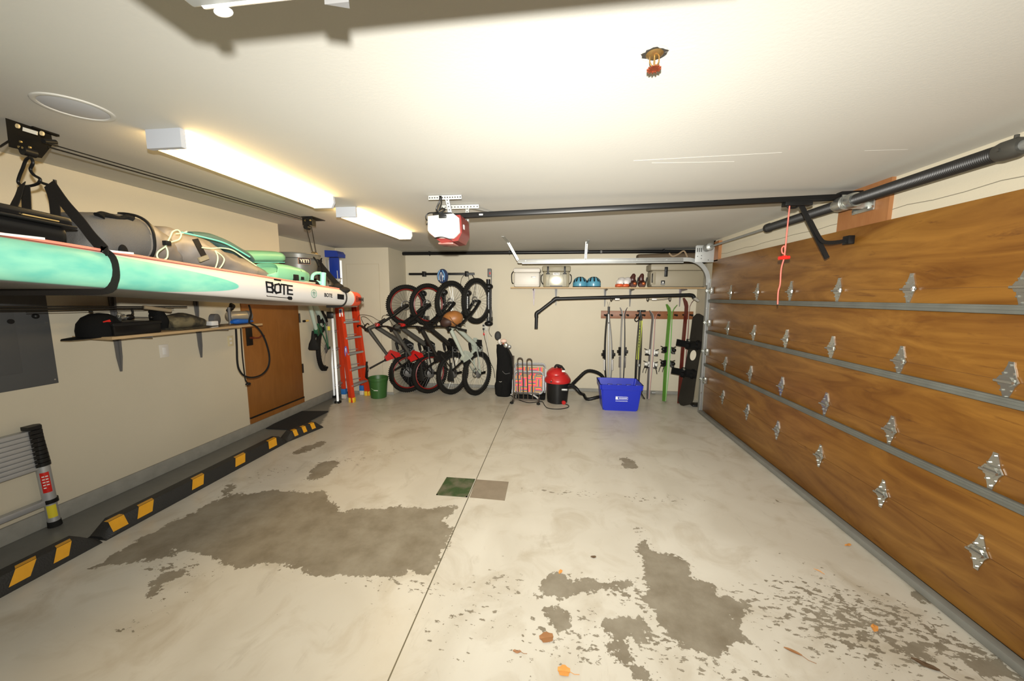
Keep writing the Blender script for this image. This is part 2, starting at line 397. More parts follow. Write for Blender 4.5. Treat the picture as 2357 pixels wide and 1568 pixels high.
# --- entry door (orange-brown wood) with lever and hinges
doorm = mat('stained_veneer_door', (.30, .11, .02), .38)
n = N(doorm); pv = n.map((5, 5, .8)); a = n.noise(pv, 2.2, 6, .6, 1.5); b = n.noise(n.map((1, 1, .6)), 5, 4)
n.col(n.mix(b, n.mix(a, (.14, .048, .007), (.26, .105, .022)), n.mix(a, (.175, .063, .010), (.295, .126, .030))))
d = struct('door_1', MB().box((XL-.01, 3.77, .20), (XL+.012, 4.70, 2.19), bev=.003), doorm)
d['label'] = 'orange-brown wooden entry door in the left wall'
build('threshold_board', MB().box((XL-.01, 3.77, .122), (XL+.016, 4.70, .19)), doorm, d)
build('bottom_sweep', MB().box((XL, 3.77, .185), (XL+.020, 4.70, .203)), black, d)
dark = mat('dark_bronze', (.02, .016, .012), .4, .6)
for z in (.55, 1.27, 1.9):
    build('hinge', MB().cyl((XL+.018, 4.705, z), (XL+.018, 4.705, z+.13), .011), dark, d)
mb = MB().box((XL+.012, 3.80, 1.06), (XL+.024, 3.885, 1.27), bev=.004)
hd = build('handle', mb, dark, d)
build('lever', MB().cyl((XL+.02, 3.85, 1.15), (XL+.07, 3.85, 1.15), .014).tube(cr([(XL+.065, 3.85, 1.15), (XL+.07, 3.92, 1.145), (XL+.068, 3.97, 1.165), (XL+.066, 4.01, 1.16)]), .009), mat('aged_copper_lever', (.18, .04, .02), .4, .5), hd)

# --- sectional garage door (four plywood sections)
gdm = mat('stained_plywood', (.42, .2, .045), .42)
n = N(gdm); pv = n.map((3.0, .55, 3.2)); a = n.noise(pv, 2.4, 7, .62, 1.2); b = n.noise(n.map((1, .5, 1)), 1.5, 4, .5)
st = n.noise(n.map((8, 1.1, 9)), 2.6, 5, .7, .6); sm = n.ramp(st, (.60, 0.), (.70, 1.))
a2 = n.ramp(a, (.32, 0.), (.68, 1.))
c = n.mix(a2, (.100, .035, .0035), (.215, .095, .015)); c2 = n.mix(a2, (.140, .053, .006), (.265, .128, .023))
c = n.mix(n.ramp(b, (.38, 0.), (.62, 1.)), c, c2); c = n.mix(n.math('MULTIPLY', sm, .8), c, (.085, .03, .006)); n.col(c)
n.link(n.ramp(a, (.2, .45), (.8, .34)), n.b.inputs['Roughness'])
stripm = mat('weathered_grey_strip', (.125, .13, .115), .55, .2, var=.3, vscale=8)
g = bpy.data.objects.new('door_2', None); COL.objects.link(g); g.location = (2.1, 2.9, 0); g['kind'] = 'structure'; WO['door_2'] = V((2.1, 2.9, 0))
g['label'] = 'stained plywood sectional garage door with grey strips and hinges'
zs = [.048, .711, 1.170, 1.598, 2.15]; YF = 5.31; YN = -.35
for i in range(4):
    mb = MB().box((2.10, YN, zs[i]+.003), (2.138, YF, zs[i+1]-.003), bev=.002)
    build('door_section', mb, gdm, g)
for k, z in enumerate((.711, 1.170, 1.598)):
    mb = MB().box((2.074, YN, z-.020), (2.10, YF, z+.024), bev=.006); mb.box((2.070, YN, z-.002), (2.10, YF, z+.014), bev=.003)
    build('joint_strip', mb, stripm, g)
build('bottom_strip', MB().box((2.050, YN, .008), (2.10, YF, .050), bev=.004), mat('pale_grey_strip', (.19, .193, .175), .6, .1, var=.2, vscale=8), g)
build('bottom_seal', MB().box((2.078, YN, 0), (2.125, YF, .012), bev=.003), black, g)
def hinge():
    mb = MB()
    # spade-shaped leaf, knuckle and bolts; local y along door, z up, -x into the room
    top = [(-.030,.012),(-.022,.045),(-.012,.075),(-.010,.092),(.010,.092),(.012,.075),(.022,.045),(.030,.012)]
    mb.prism(top, (0, 0, 0), (0, 1, 0), (0, 0, 1), -.004); mb.prism([(x, -z) for x, z in top], (0, 0, 0), (0, 1, 0), (0, 0, 1), -.004)
    mb.prism([(-.030,-.012),(-.030,.012),(.030,.012),(.030,-.012)], (-.004, 0, 0), (0, 1, 0), (0, 0, 1), -.010)
    mb.prism([(-.044,0),(-.030,.024),(.030,.024),(.044,0),(.030,-.024),(-.030,-.024)], (-.002, 0, 0), (0, 1, 0), (0, 0, 1), -.007)
    mb.prism([(-.028,.004),(-.014,.020),(.014,.020),(.028,.004)], (-.009, 0, 0), (0, 1, 0), (0, 0, 1), -.007)
    mb.prism([(-.028,-.008),(-.014,-.026),(.014,-.026),(.028,-.008)], (-.009, 0, 0), (0, 1, 0), (0, 0, 1), -.006)
    mb.cyl((-.022, -.036, -.002), (-.022, .036, -.002), .007, n=12)
    for yy, zz in ((0, .075), (0, -.075), (-.016, -.045), (.016, -.045), (-.018, .036), (.018, .036)):
        mb.cyl((-.004, yy, zz), (-.011, yy, zz), .0055, n=6)
    return mb
HY = [-.32+.56*0, .25, .80, 1.36, 1.92, 2.46, 3.02, 3.58, 4.13, 4.72]
hm = None
for z in (.405, .828, 1.268, 1.705):
    for yy in HY[1:]:
        if hm is None:
            o = build('hinge', hinge(), chrome, None, world=False); hm = o.data
        else: o = bpy.data.objects.new('hinge', hm); COL.objects.link(o)
        o.parent = g; o.location = V((2.099, yy, z)) - WO['door_2']
# thin seam lines level with the hinges
mb = MB()
for z in (.405, .828, 1.268, 1.705): mb.box((2.0985, YN, z-.0008), (2.1005, YF, z+.0008))
build('seam', mb, mat('dark_wood_seam', (.10, .04, .01), .7), g)
# door-edge roller brackets
for z in (.50, .90, 1.30, 1.74):
    mb = MB().box((2.06, 5.20, z-.045), (2.098, 5.27, z+.045), bev=.004); mb.cyl((2.065, 5.20, z), (2.065, 5.36, z), .006)
    mb.cyl((2.065, 5.335, z), (2.065, 5.355, z), .022, n=16); mb.cyl((2.06, 5.235, z+.02), (2.045, 5.235, z+.02), .009, n=6); mb.cyl((2.06, 5.235, z-.02), (2.045, 5.235, z-.02), .009, n=6)
    build('roller_bracket', mb, chrome, g)
# ================================================================ OVERHEAD THINGS
# --- vertical / curved / horizontal garage door track
t = thing('garage_door_track', 'galvanised steel door track curving from floor beside the plywood door to hang below ceiling', 'door track', (2.07, 5.35, 0))
def track(path, ref): return MB().sweep(path, [(-.027, -.012), (.027, -.012), (.027, .012), (.020, .012), (.020, -.006), (-.020, -.006), (-.020, .012), (-.027, .012)], ref=ref)
R_ = .30; zc = 2.165-R_
arc = [V((1.77+R_*cos(a)+.0, 5.35, zc+R_*sin(a))) for a in np.linspace(0, pi/2, 12)]
build('vertical_track', track([V((2.07, 5.35, .0)), V((2.07, 5.35, zc-.02))], (1, 0, 0)), galv, t)
mb = MB().sweep([V((2.07, 5.35, zc-.05))]+arc+[V((-.56, 5.35, 2.158))], [(-.027, -.012), (.027, -.012), (.027, .012), (.020, .012), (.020, -.006), (-.020, -.006), (-.020, .012), (-.027, .012)], ref=(0, 1, 0))
# a plain deep C channel seen from the room side
build('curved_track', mb, galv, t)
mb = MB().box((-.57, 5.318, 2.135), (1.72, 5.330, 2.185), bev=.002); mb.box((-.50, 5.30, 2.118), (1.72, 5.345, 2.128))
for x in (-.45, .0, .45, .62, 1.1, 1.5): mb.cyl((x, 5.318, 2.16), (x, 5.308, 2.16), .008, n=8)
build('reinforcing_angle', mb, galv, t)
mb = MB().box((2.085, 5.322, .02), (2.10, 5.40, 1.9)); build('wall_angle', mb, galv, t)
for z in (.3, .9, 1.5): build('track_bolt', MB().cyl((2.07, 5.33, z), (2.07, 5.318, z), .010, n=8), chrome, t)
def perf(p, q, w, ref, n_):   # perforated angle strap
    mb = MB(); mb.strap([p, q], w, .003, ref); p, q = V(p), V(q); d = (q-p).normalized()
    a, b = frame_for(d, ref); off = a*(w/2)
    mb.strap([p+off+b*.012, q+off+b*.012], .003, .026, ref)
    hl = MB()
    for i in range(n_):
        c = p + (q-p)*((i+.5)/n_); hl.cyl(c-b*.0025, c+b*.0022, .0055, n=8)
    return mb, hl
holes = mat('punched_hole_dark', (.03, .03, .025), .8)
for (p, q, nm) in (((-.56, 5.32, 2.17), (-.70, 5.28, H), 'rear'), ((.40, 5.32, 2.17), (.41, 5.32, H), 'mid')):
    a, b = perf(p, q, .034, (0, 1, 0), 12); h_ = build('hanger_strap', a, galv, t); build('hole_row', b, holes, h_)
build('ceiling_angle', MB().strap([(-.70, 5.30, H-.004), (-.70, 4.75, H-.004)], .035, .004, (0, 0, 1)), galv, t)
build('ceiling_angle', MB().strap([(.42, 5.32, H-.03), (.42, 5.15, H-.004)], .03, .003, (0, 0, 1)), galv, t)
# --- bearing plate at the far end + torsion spring
t = thing('torsion_spring_assembly', 'black coiled torsion springs on a steel shaft above the garage door', 'door spring', (1.98, 3.2, 2.3))
ZS = 2.305; XS = 1.98
build('shaft', MB().cyl((XS, -.5, ZS), (XS, 5.40, ZS), .0125), galv, t)
def spring(y0, y1, r=.036, pitch=.0085):
    prof = []
    y = y0
    while y < y1: prof += [(r-.0035, y), (r, y+pitch*.35), (r, y+pitch*.65)]; y += pitch
    return MB().lathe([(rr, yy) for rr, yy in prof], (XS, 0, ZS), (0, 1, 0), n=20)
springm = mat('oiled_black_spring_steel', (.018, .017, .016), .42, .4)
build('spring', spring(1.98, 2.79), springm, t); build('spring', spring(2.96, 3.78), springm, t)
mb = MB().lathe([(.034, 1.90), (.042, 1.92), (.042, 1.97), (.037, 1.99)], (XS, 0, ZS), (0, 1, 0)); mb.cyl((XS, 1.93, ZS), (XS, 1.93, ZS+.055), .008, n=8); mb.cyl((XS-.05, 1.95, ZS), (XS, 1.95, ZS), .008, n=8)
build('winding_cone', mb, mat('dark_cast_metal', (.06, .058, .05), .5, .4), t); build('shaft_tube', MB().cyl((XS, -.5, ZS), (XS, 1.9, ZS), .022), galv, t)
mb = MB().lathe([(.030, 3.77), (.041, 3.78), (.041, 3.82), (.022, 3.84)], (XS, 0, ZS), (0, 1, 0)); build('winding_cone', mb, springm, t)
mb = MB().box((XS-.05, 2.835, ZS-.05), (2.115, 2.841, ZS+.045)); mb.box((2.10, 2.80, ZS-.065), (2.115, 2.98, ZS+.05), bev=.004); mb.lathe([(.046, 2.78), (.05, 2.80), (.05, 2.83), (.03, 2.84)], (XS, 0, ZS), (0, 1, 0)); mb.lathe([(.03, 2.86), (.05, 2.87), (.05, 2.92), (.04, 2.96)], (XS, 0, ZS), (0, 1, 0))
for yy, zz in ((2.81, .03), (2.95, -.045), (2.97, .035), (2.80, -.045)): mb.cyl((2.10, yy, ZS+zz), (2.085, yy, ZS+zz), .009, n=6)
build('centre_bracket', mb, chrome, t)
mb = MB().lathe([(.02, 5.10), (.048, 5.12), (.038, 5.14), (.038, 5.20), (.05, 5.22), (.05, 5.235)], (XS, 0, ZS), (0, 1, 0)); build('cable_drum', mb, galv, t)
t2 = build('bearing_plate', MB().box((1.86, 5.285, 2.12), (2.12, 5.291, 2.34), bev=.002).box((1.86, 5.26, 2.335), (2.12, 5.291, 2.342)), galvp, t)
for x in (1.885, 1.91, 1.935): build('plate_slot', MB().box((x-.005, 5.283, 2.258), (x+.005, 5.286, 2.312)), holes, t2)
for x, z in ((1.89, 2.20), (1.94, 2.21), (1.94, 2.17), (2.03, 2.15)): build('plate_hole', MB().cyl((x, 5.286, z), (x, 5.283, z), .006, n=8), holes, t2)

# --- garage door opener: motor unit, rail, trolley arm
t = thing('garage_door_opener', 'off-white garage door opener with dark red side hanging on perforated angles', 'door opener', (-.86, 2.95, 2.06))
xm0, xm1, ym0, ym1 = -.985, -.735, 2.76, 3.02
prof = [(xm0, 2.255), (xm1-.05, 2.27), (xm1-.005, 2.235), (xm1+.0, 2.13), (xm1-.03, 2.10), (xm1-.05, 2.085), (xm0+.06, 2.09), (xm0+.01, 2.13), (xm0-.003, 2.15)]
opw = mat('opener_cover_plastic', (.33, .32, .29), .45)
build('front_cover', MB().prism(prof, (0, ym0, 0), (1, 0, 0), (0, 0, 1), -.012).prism([( -.845+(x+.845)*.985, 2.18+(z-2.18)*.98) for x, z in prof], (0, ym0-.006, 0), (1, 0, 0), (0, 0, 1), -.008), opw, t)
dred = mat('dark_red_translucent_cover', (.16, .018, .014), .3)
build('body', MB().prism([(xm0+.004, 2.25), (xm1, 2.262), (xm1+.008, 2.23), (xm1+.012, 2.13), (xm1-.02, 2.07), (xm0+.10, 2.055), (xm0+.01, 2.125)], (0, ym0+.012, 0), (1, 0, 0), (0, 0, 1), -(ym1-ym0-.012)), dred, t)
build('label_plate', MB().box((xm1+.008, 2.83, 2.165), (xm1+.013, 2.86, 2.20)), white, t)
build('bottom_lens', MB().box((xm0+.07, ym0+.02, 2.048), (xm1-.06, ym1-.08, 2.062), bev=.006), mat('smoky_lens', (.30, .12, .10), .3), t)
build('lower_visor', MB().strap(cr([(xm0+.06, ym0-.004, 2.088), (-.865, ym0-.012, 2.093), (xm1-.06, ym0-.004, 2.073)]), .05, .004, (0, 0, 1)), black, t)
mb = MB().box((xm0+.09, ym0-.016, 2.235), (xm1-.10, ym0-.004, 2.262), bev=.006); build('control_window', mb, black, t)
mb = MB().box((xm0+.03, ym0+.02, 2.262), (xm1-.07, ym0+.28, 2.285), bev=.005); build('top_chassis', mb, blackm, t)
mb = MB().box((xm1-.10, 2.92, 2.272), (1.98, 2.965, 2.310), bev=.004); mb.box((1.98, 2.915, 2.262), (2.139, 2.97, 2.325), bev=.003)
# the rail rises a little towards the door header
RM = Matrix.Translation(V((-.75, 2.94, 2.29))) @ Matrix.Rotation(radians(-1.45), 4, 'Y') @ Matrix.Translation(-V((-.75, 2.94, 2.29)))
mb.xform(RM); build('rail', mb, blackm, t)
build('rail_sticker', MB().box((-.62, 2.918, 2.287), (-.59, 2.9205, 2.298)), white, t)
def at2(px, py, y): return at(px, py, 'y', y)
for (a, b, n_, w) in (((-.99, 2.80, H-.022), (-.73, 2.80, H-.022), 13, .030), ((-.99, 3.10, H-.022), (-.66, 3.10, H-.022), 12, .030)):
    m1, m2 = perf(a, b, w, (0, 1, 0), n_); h_ = build('mounting_angle', m1, galvp, t); build('hole_row', m2, holes, h_)
for (a, b, n_) in (((-.845, 2.80, H-.03), (-.825, 2.82, 2.275), 5), ((-.76, 3.10, H-.03), (-.76, 3.08, 2.275), 5), ((-.92, 3.10, H-.03), (-.92, 3.08, 2.275), 5)):
    m1, m2 = perf(a, b, .026, (0, 1, 0), n_); h_ = build('hanger_strap', m1, galvp, t); build('hole_row', m2, holes, h_)
build('brace_strap', MB().strap([(-.74, 3.10, H-.03), (-.58, 3.42, H-.01)], .03, .003, (0, 0, 1)), galvp, t)
mb = MB().tube(cr([(-.90, 2.80, H-.01), (-.90, 2.79, 2.37), (-.93, 2.80, 2.31), (-.90, 2.78, 2.28), (-.86, 2.80, 2.31), (-.90, 2.82, 2.32), (-.94, 2.80, 2.28)]), .006)
mb.tube(cr([(-.89, 2.80, H-.01), (-.885, 2.79, 2.36), (-.90, 2.77, 2.30), (-.93, 2.78, 2.285), (-.99, 2.80, 2.285), (-1.015, 2.80, 2.26), (-1.01, 2.80, 2.235), (-.985, 2.80, 2.23), (-1.00, 2.80, 2.21), (-1.01, 2.80, 2.20), (-.985, 2.80, 2.215)]), .005)
build('power_cord', mb, black, t)
mb = MB().box((1.62, 2.915, 2.305), (1.80, 2.97, 2.335), bev=.004); mb.tube(cr([(1.64, 2.94, 2.31), (1.66, 2.94, 2.295), (1.70, 2.94, 2.295), (1.72, 2.94, 2.31)]), .007)
build('trolley', mb, blackm, t)
a1, a2 = V((1.735, 2.94, 2.315)), V((1.945, 2.94, 1.935))
mb = MB().strap([a1, a2], .030, .012, (0, 1, 0)); mb.strap(cr([(1.80, 2.93, 2.20), (1.875, 2.93, 2.075), (1.92, 2.93, 2.045), (2.00, 2.93, 2.048), (2.07, 2.93, 2.065)]), .026, .012, (0, 1, 0)); mb.box((2.045, 2.90, 2.03), (2.086, 2.96, 2.09), bev=.004)
build('door_arm', mb, blackm, t)
# --- emergency release rope with handle
t = thing('release_rope', 'pink emergency release rope with red handle hanging from the opener rail', 'rope', (1.655, 2.93, 1.6))
pink = mat('pink_rope', (.62, .12, .09), .7)
build('rope', MB().tube(cr([(1.655, 2.93, 2.31), (1.653, 2.93, 2.1), (1.652, 2.93, 1.98), (1.635, 2.93, 1.975), (1.63, 2.93, 2.01), (1.648, 2.93, 2.02), (1.652, 2.93, 1.95), (1.638, 2.93, 1.86), (1.640, 2.93, 1.75), (1.632, 2.93, 1.69), (1.636, 2.93, 1.60)]), .0045, 6), pink, t)
build('handle', MB().cyl((1.615, 2.93, 1.937), (1.685, 2.93, 1.943), .013).box((1.638, 2.92, 1.93), (1.662, 2.94, 1.955)), redm, t)

# --- black pipe tight under the ceiling along the back wall
mb = MB().cyl((-2.86, 6.22, 2.385), (.9, 6.22, 2.383), .028, n=16).cyl((.9, 6.22, 2.383), (2.27, 6.22, 2.375), .028, n=16)
t = thing('black_ceiling_pipe', 'long straight black pipe running under the ceiling along the back wall', 'pipe', (0, 6.22, 2.36))
build('pipe', mb, blackm, t); build('coupling', MB().cyl((.70, 6.22, 2.383), (.73, 6.22, 2.383), .0305, n=16), greymet, t)
build('silver_end_cap', MB().cyl((-2.875, 6.22, 2.385), (-2.855, 6.22, 2.385), .029, n=16), galv, t)
for x in (-2.2, -.8, .5, 1.7):
    mb = MB(); mb.strap([V((x, 6.22+.031*cos(a), 2.384+.031*sin(a))) for a in np.linspace(-pi, 0, 9)], .02, .002, (1, 0, 0)); mb.box((x-.01, 6.187, 2.384), (x+.01, 6.190, H)); mb.box((x-.01, 6.250, 2.384), (x+.01, 6.253, H))
    build('pipe_clip', mb, blackm, t)

# --- two fluorescent wraparound fixtures
tube_m = mat('glowing_diffuser', (.95, .9, .8), .4, emit=(1.0, .66, .25), es=15.0)
capm = mat('bluish_white_end_cap', (.42, .44, .48), .4)
def fixture(x, y0, y1, label, tilt):
    t = thing('fluorescent_ceiling_light', label, 'ceiling light', (x, (y0+y1)/2, H), 'fluorescent ceiling lights')
    prof = [(-.086, H-.002), (-.090, H-.045), (-.070, H-.082), (.070, H-.082), (.090, H-.045), (.086, H-.002)]
    rz = Matrix.Translation(V((x, (y0+y1)/2, 0))) @ Matrix.Rotation(tilt, 4, 'Z')
    L = (y1-y0)/2
    build('diffuser', MB().prism([(a, b) for a, b in prof], (0, L-.012, 0), (1, 0, 0), (0, 0, 1), 2*L-.024).xform(rz), tube_m, t)
    pe = [(-.090, H), (-.094, H-.047), (-.073, H-.086), (.073, H-.086), (.094, H-.047), (.090, H)]
    for yy in (-L, L): build('end_cap', MB().prism([(-.092, H), (-.092, H-.085), (.092, H-.085), (.092, H)] if yy < 0 else pe, (0, yy+.012, 0), (1, 0, 0), (0, 0, 1), .024).xform(rz), capm, t)
    build('mounting_spine', MB().box((-.07, -L, H-.006), (.07, L, H), ).xform(rz), white, t)
    return t
fixture(-1.84, 1.60, 2.77, 'larger nearer fluorescent ceiling light glowing above the hanging board', 0)
fixture(-1.845, 3.10, 4.35, 'smaller farther fluorescent ceiling light glowing near the back of the ceiling', 0)

# --- ceiling speaker with ring
t = thing('ceiling_speaker', 'round grey recessed ceiling speaker with cream trim ring', 'ceiling speaker', (-2.0, 1.38, H))
c0 = at(172, 248, 'z', H)
build('trim_ring', MB().torus(c0, (0, 0, 1), .108, .010, ry=.006, N=48), ceilm, t)
build('grille', MB().lathe([(0.001, -.006), (.07, -.006), (.10, -.001)], c0, (0, 0, 1), n=48, cap=True), mat('grey_speaker_grille', (.48, .49, .51), .6), t)
# --- sprinkler head with a chipped hole
cs = at(1507, 122, 'z', H)
t = thing('fire_sprinkler', 'small brass fire sprinkler head in a chipped hole in the ceiling', 'fire sprinkler', cs)
random.seed(5)
ring = [(.036+random.uniform(-.006, .008)) for k in range(20)]
build('chipped_hole', MB().prism([(cos(2*pi*k/20)*ring[k], sin(2*pi*k/20)*ring[k]*.8) for k in range(20)], cs-V((0, 0, .0015)), (1, 0, 0), (0, 1, 0), .001), mat('chipped_dark_edge', (.03, .026, .02), .9), t)
brass = mat('tarnished_brass', (.35, .22, .08), .35, .8)
build('escutcheon', MB().lathe([(.024, -.001), (.027, -.004), (.018, -.010)], cs, (0, 0, 1)), brass, t)
build('deflector_frame', MB().tube(cr([cs+V((-.014, 0, -.004)), cs+V((-.013, 0, -.028)), cs+V((0, 0, -.042)), cs+V((.013, 0, -.028)), cs+V((.014, 0, -.004))]), .0022, 6).cyl(cs+V((0, 0, -.005)), cs+V((0, 0, -.042)), .003), brass, t)
mb = MB().lathe([(.004, -.040), (.016, -.046), (.018, -.048), (.004, -.048)], cs, (0, 0, 1))
for k in range(12): a = k*pi/6; mb.box((-.002, .012, -.05), (.002, .022, -.046), Matrix.Translation(cs) @ Matrix.Rotation(a, 4, 'Z'))
build('toothed_deflector', mb, mat('red_bronze', (.30, .07, .03), .4, .7), t)
build('cover_plate_ghost', MB().torus(cs, (0, 0, 1), .04, .0015, N=30), ceilm, t)
# --- pale metal fixture cut by the top edge of the picture
t = thing('overhead_metal_fixture', 'pale rounded metal ceiling fixture cut off by the top edge of the photo', 'ceiling fixture', (-.2, .5, 2.2))
zb = 2.15; q0 = at(446, 20, 'z', zb); th = radians(-.6)
FM = Matrix.Translation(V((q0.x, q0.y, zb))) @ Matrix.Rotation(th, 4, 'Z')
mb = MB().box((0, -.55, 0), (1.16, .0, .10), bev=.004).xform(FM); build('housing', mb, mat('pale_grey_enamel', (.27, .28, .27), .5), t)
build('edge_lip', MB().tube([FM @ V((.02, .0, .004)), FM @ V((.9, .0, .004))], .006), white, t)
build('white_knob', MB().ball(FM @ V((.05, .008, -.004)), (.018, .009, .007)), white, t)
build('corner_bracket', MB().prism([(0, 0), (.045, 0), (.038, .014)], FM @ V((.235, .02, .0)), FM.to_3x3() @ V((1, 0, 0)), FM.to_3x3() @ V((0, 1, 0)), .04), greymet, t)
for xx in (.15, .95): build('hanger_rod', MB().box((xx-.01, -.3, .1), (xx+.01, -.28, H-zb)).xform(FM), galvp, t)
# ================================================================ LEFT SIDE: BOARD ON THE HOIST AND ITS CARGO
# --- paddle board: 3.5 m long slab tilting down towards its square tail
LB = 3.75; tail = V((-2.40, 3.50, 1.613)); slope = .0690
bdir = V((0, -1, slope)).normalized(); bup = V((0, slope, 1)).normalized(); bx = V((1, 0, 0))
board = thing('paddle_board', 'long mint and white inflatable paddle board with orange tail hanging from ceiling hoist', 'paddle board', tail)
def bpt(s, x, z): return tail + bdir*s + bx*x + bup*z
def bsec(s, hw, th, n=10, z0=0):
    rr = th/2; pts = []
    for k in range(n+1): a = -pi/2 + pi*k/n; pts.append((hw-rr*.8 + cos(a)*rr*.8, sin(a)*rr))
    for k in range(n+1): a = pi/2 + pi*k/n; pts.append((-(hw-rr*.8) + cos(a)*rr*.8, sin(a)*rr))
    return [bpt(s, x, z+z0) for x, z in pts]
def hw(s): 
    if s < 2.6: return .45
    return .45*sqrt(max(.02, 1-((s-2.6)/1.2)**2))
def th(s): return min(.172, .145+.012*s)
def bslice(s0, s1, n): return MB().loft([bsec(s0+(s1-s0)*i/n, hw(s0+(s1-s0)*i/n), th(s0+(s1-s0)*i/n)) for i in range(n+1)])
hm_ = mat('board_hull_skin', (.64, .62, .59), .42)
n = N(hm_); sx = n.sep(n.map()); pv = n.map()
# mint field with a long pointed end towards the tail (object y runs towards the camera as negative)
sy = n.math('MULTIPLY', sx[1], -1); zc_ = n.math('SUBTRACT', sx[2], n.math('MULTIPLY', sy, .069))
az = n.math('ABSOLUTE', n.math('ADD', zc_, .010))
s_t = 3.50-at(552, 660, 'x', -1.95).y; s_f = 3.50-at(330, 690, 'x', -1.95).y
lim = n.math('ADD', s_t, n.math('MULTIPLY', n.math('POWER', n.math('MULTIPLY', az, 1/.075), 2.2), s_f-s_t))
mk = n.math('MULTIPLY', n.math('SUBTRACT', sy, lim), 90, clamp=True)
wv = n.noise(n.map((1, 2.5, 6)), 3.2, 4, .5)
mintc = n.mix(n.ramp(wv, (.35, 0.), (.7, 1.)), (.115, .42, .33), (.22, .53, .38))
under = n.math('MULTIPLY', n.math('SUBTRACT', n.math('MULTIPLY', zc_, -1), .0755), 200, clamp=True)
topm = n.math('MULTIPLY', n.math('SUBTRACT', zc_, .074), 200, clamp=True)
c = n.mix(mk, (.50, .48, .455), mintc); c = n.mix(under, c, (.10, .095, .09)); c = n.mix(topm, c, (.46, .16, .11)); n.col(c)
build('hull', bslice(.155, LB, 50), hm_, board)
coral = mat('coral_tail_block', (.58, .07, .028), .4)
mb = MB().loft([bsec(s, w, t_) for s, w, t_ in ((-.055, .36, .08), (-.047, .39, .11), (-.03, .415, .125), (.0, .435, .136), (.04, .447, .141), (.155, .452, .144))])
build('tail_block', mb, coral, board)
def side(s, z, o=.002): return bpt(s, hw(s)+o, z)
xd = (side(.4, 0)-side(.8, 0)).normalized()
ink = mat('black_ink', (.008, .008, .009), .9, spec=.1)
def spx(px): return 3.50-at(px, 680, 'x', -1.95).y
s_mid = (spx(613)+spx(672))/2; Lw = abs(spx(613)-spx(672))
LM = Matrix.Translation(side(s_mid, .006, .003)) @ Matrix((xd, bup, xd.cross(bup))).transposed().to_4x4()
hh = .034; sw = .0115
def strokes(nm, segs):   # heavy square-cut strokes
    mb = MB()
    for (xa_, ya_, xb_, yb_) in segs:
        a_ = V((xa_*Lw, ya_*hh, 0)); b_ = V((xb_*Lw, yb_*hh, 0)); d_ = (b_-a_).normalized()*sw*.5; nn = V((-d_.y, d_.x, 0))
        mb.prism([(p_.x, p_.y) for p_ in (a_-d_-nn, b_+d_-nn, b_+d_+nn, a_-d_+nn)], (0, 0, -.002), (1, 0, 0), (0, 1, 0), .0032+.0001*len(mb.bm.verts))
    return build(nm, mb.xform(LM), ink, board)
strokes('letter', [(-.50, 1, -.47, -.9), (-.47, -.9, -.29, -.9), (-.29, -.9, -.26, -.45), (-.26, -.45, -.31, .05), (-.46, .05, -.31, .05), (-.31, .05, -.28, .5), (-.28, .5, -.31, .95), (-.50, 1, -.31, .95)])
strokes('letter', [(-.20, -.6, -.18, .7), (-.18, .7, -.04, .95), (-.04, .95, .02, .6), (.02, .6, .01, -.7), (.01, -.7, -.15, -.95), (-.15, -.95, -.20, -.6)])
strokes('letter', [(.06, .95, .26, .95), (.16, .95, .16, -1)])
strokes('letter', [(.50, .9, .31, .9), (.31, .9, .31, -.9), (.31, -.9, .50, -.9), (.31, 0, .48, 0)])
strokes('macron', [(-.19, 1.75, .02, 1.75)])
PM = Matrix.Translation(side(s_mid, -.054, .003)) @ Matrix((xd, bup, xd.cross(bup))).transposed().to_4x4()
build('paddle_mark', MB().prism([(-.50*Lw, -.002), (-.50*Lw, .007), (-.48*Lw, .007), (-.48*Lw, .002), (.28*Lw, .002), (.34*Lw, .012), (.47*Lw, .012), (.5*Lw, 0), (.47*Lw, -.012), (.34*Lw, -.012), (.28*Lw, -.002)], (0, 0, 0), (1, 0, 0), (0, 1, 0), .001).xform(PM), ink, board)
text('lettering', 'BOTE', .045, ink, board, side(spx(755), -.002, .003), xd, bup, .0008)
PM = Matrix.Translation(side(spx(722), 0, .003)) @ Matrix((xd, bup, xd.cross(bup))).transposed().to_4x4()
mb = MB().torus((0, 0, 0), (0, 0, 1), .032, .0022, N=24, n=4); mb.box((-.0015, -.032, 0), (.0015, .032, .001)); mb.box((-.022, .004, 0), (.022, .007, .001)); mb.box((-.012, -.015, 0), (-.009, .016, .001)); mb.box((.009, -.015, 0), (.012, .016, .001))
build('round_emblem', mb.xform(PM), mat('green_ink', (.03, .16, .10), .5), board)
PM = Matrix.Translation(side(spx(783), .0, .003)) @ Matrix((xd, bup, xd.cross(bup))).transposed().to_4x4()
build('dark_patch', MB().box((-.05, -.024, 0), (.05, .022, .003), bev=.001).xform(PM), ink, board)
PM = Matrix.Translation(bpt(.05, .451, -.004)) @ Matrix((xd+V((0,0,0)), bup, xd.cross(bup))).transposed().to_4x4()
mb = MB()
for a, b, c_, d_ in ((-.045,-.022,.055,-.019),(-.045,.019,.055,.022),(-.045,-.02,-.042,.02),(.052,-.02,.055,.02),(-.035,-.014,-.028,.014),(-.022,-.014,-.012,.014),(-.006,-.014,.0,.014),(.006,-.014,.018,.014),(.024,-.014,.03,.014),(.036,-.014,.046,.014),(-.078,-.03,-.074,.03),(-.064,-.03,-.060,.03),(-.074,-.002,-.064,.002)): mb.box((a, b, 0), (c_, d_, .002))
build('tail_marking', mb.xform(PM), ink, board)
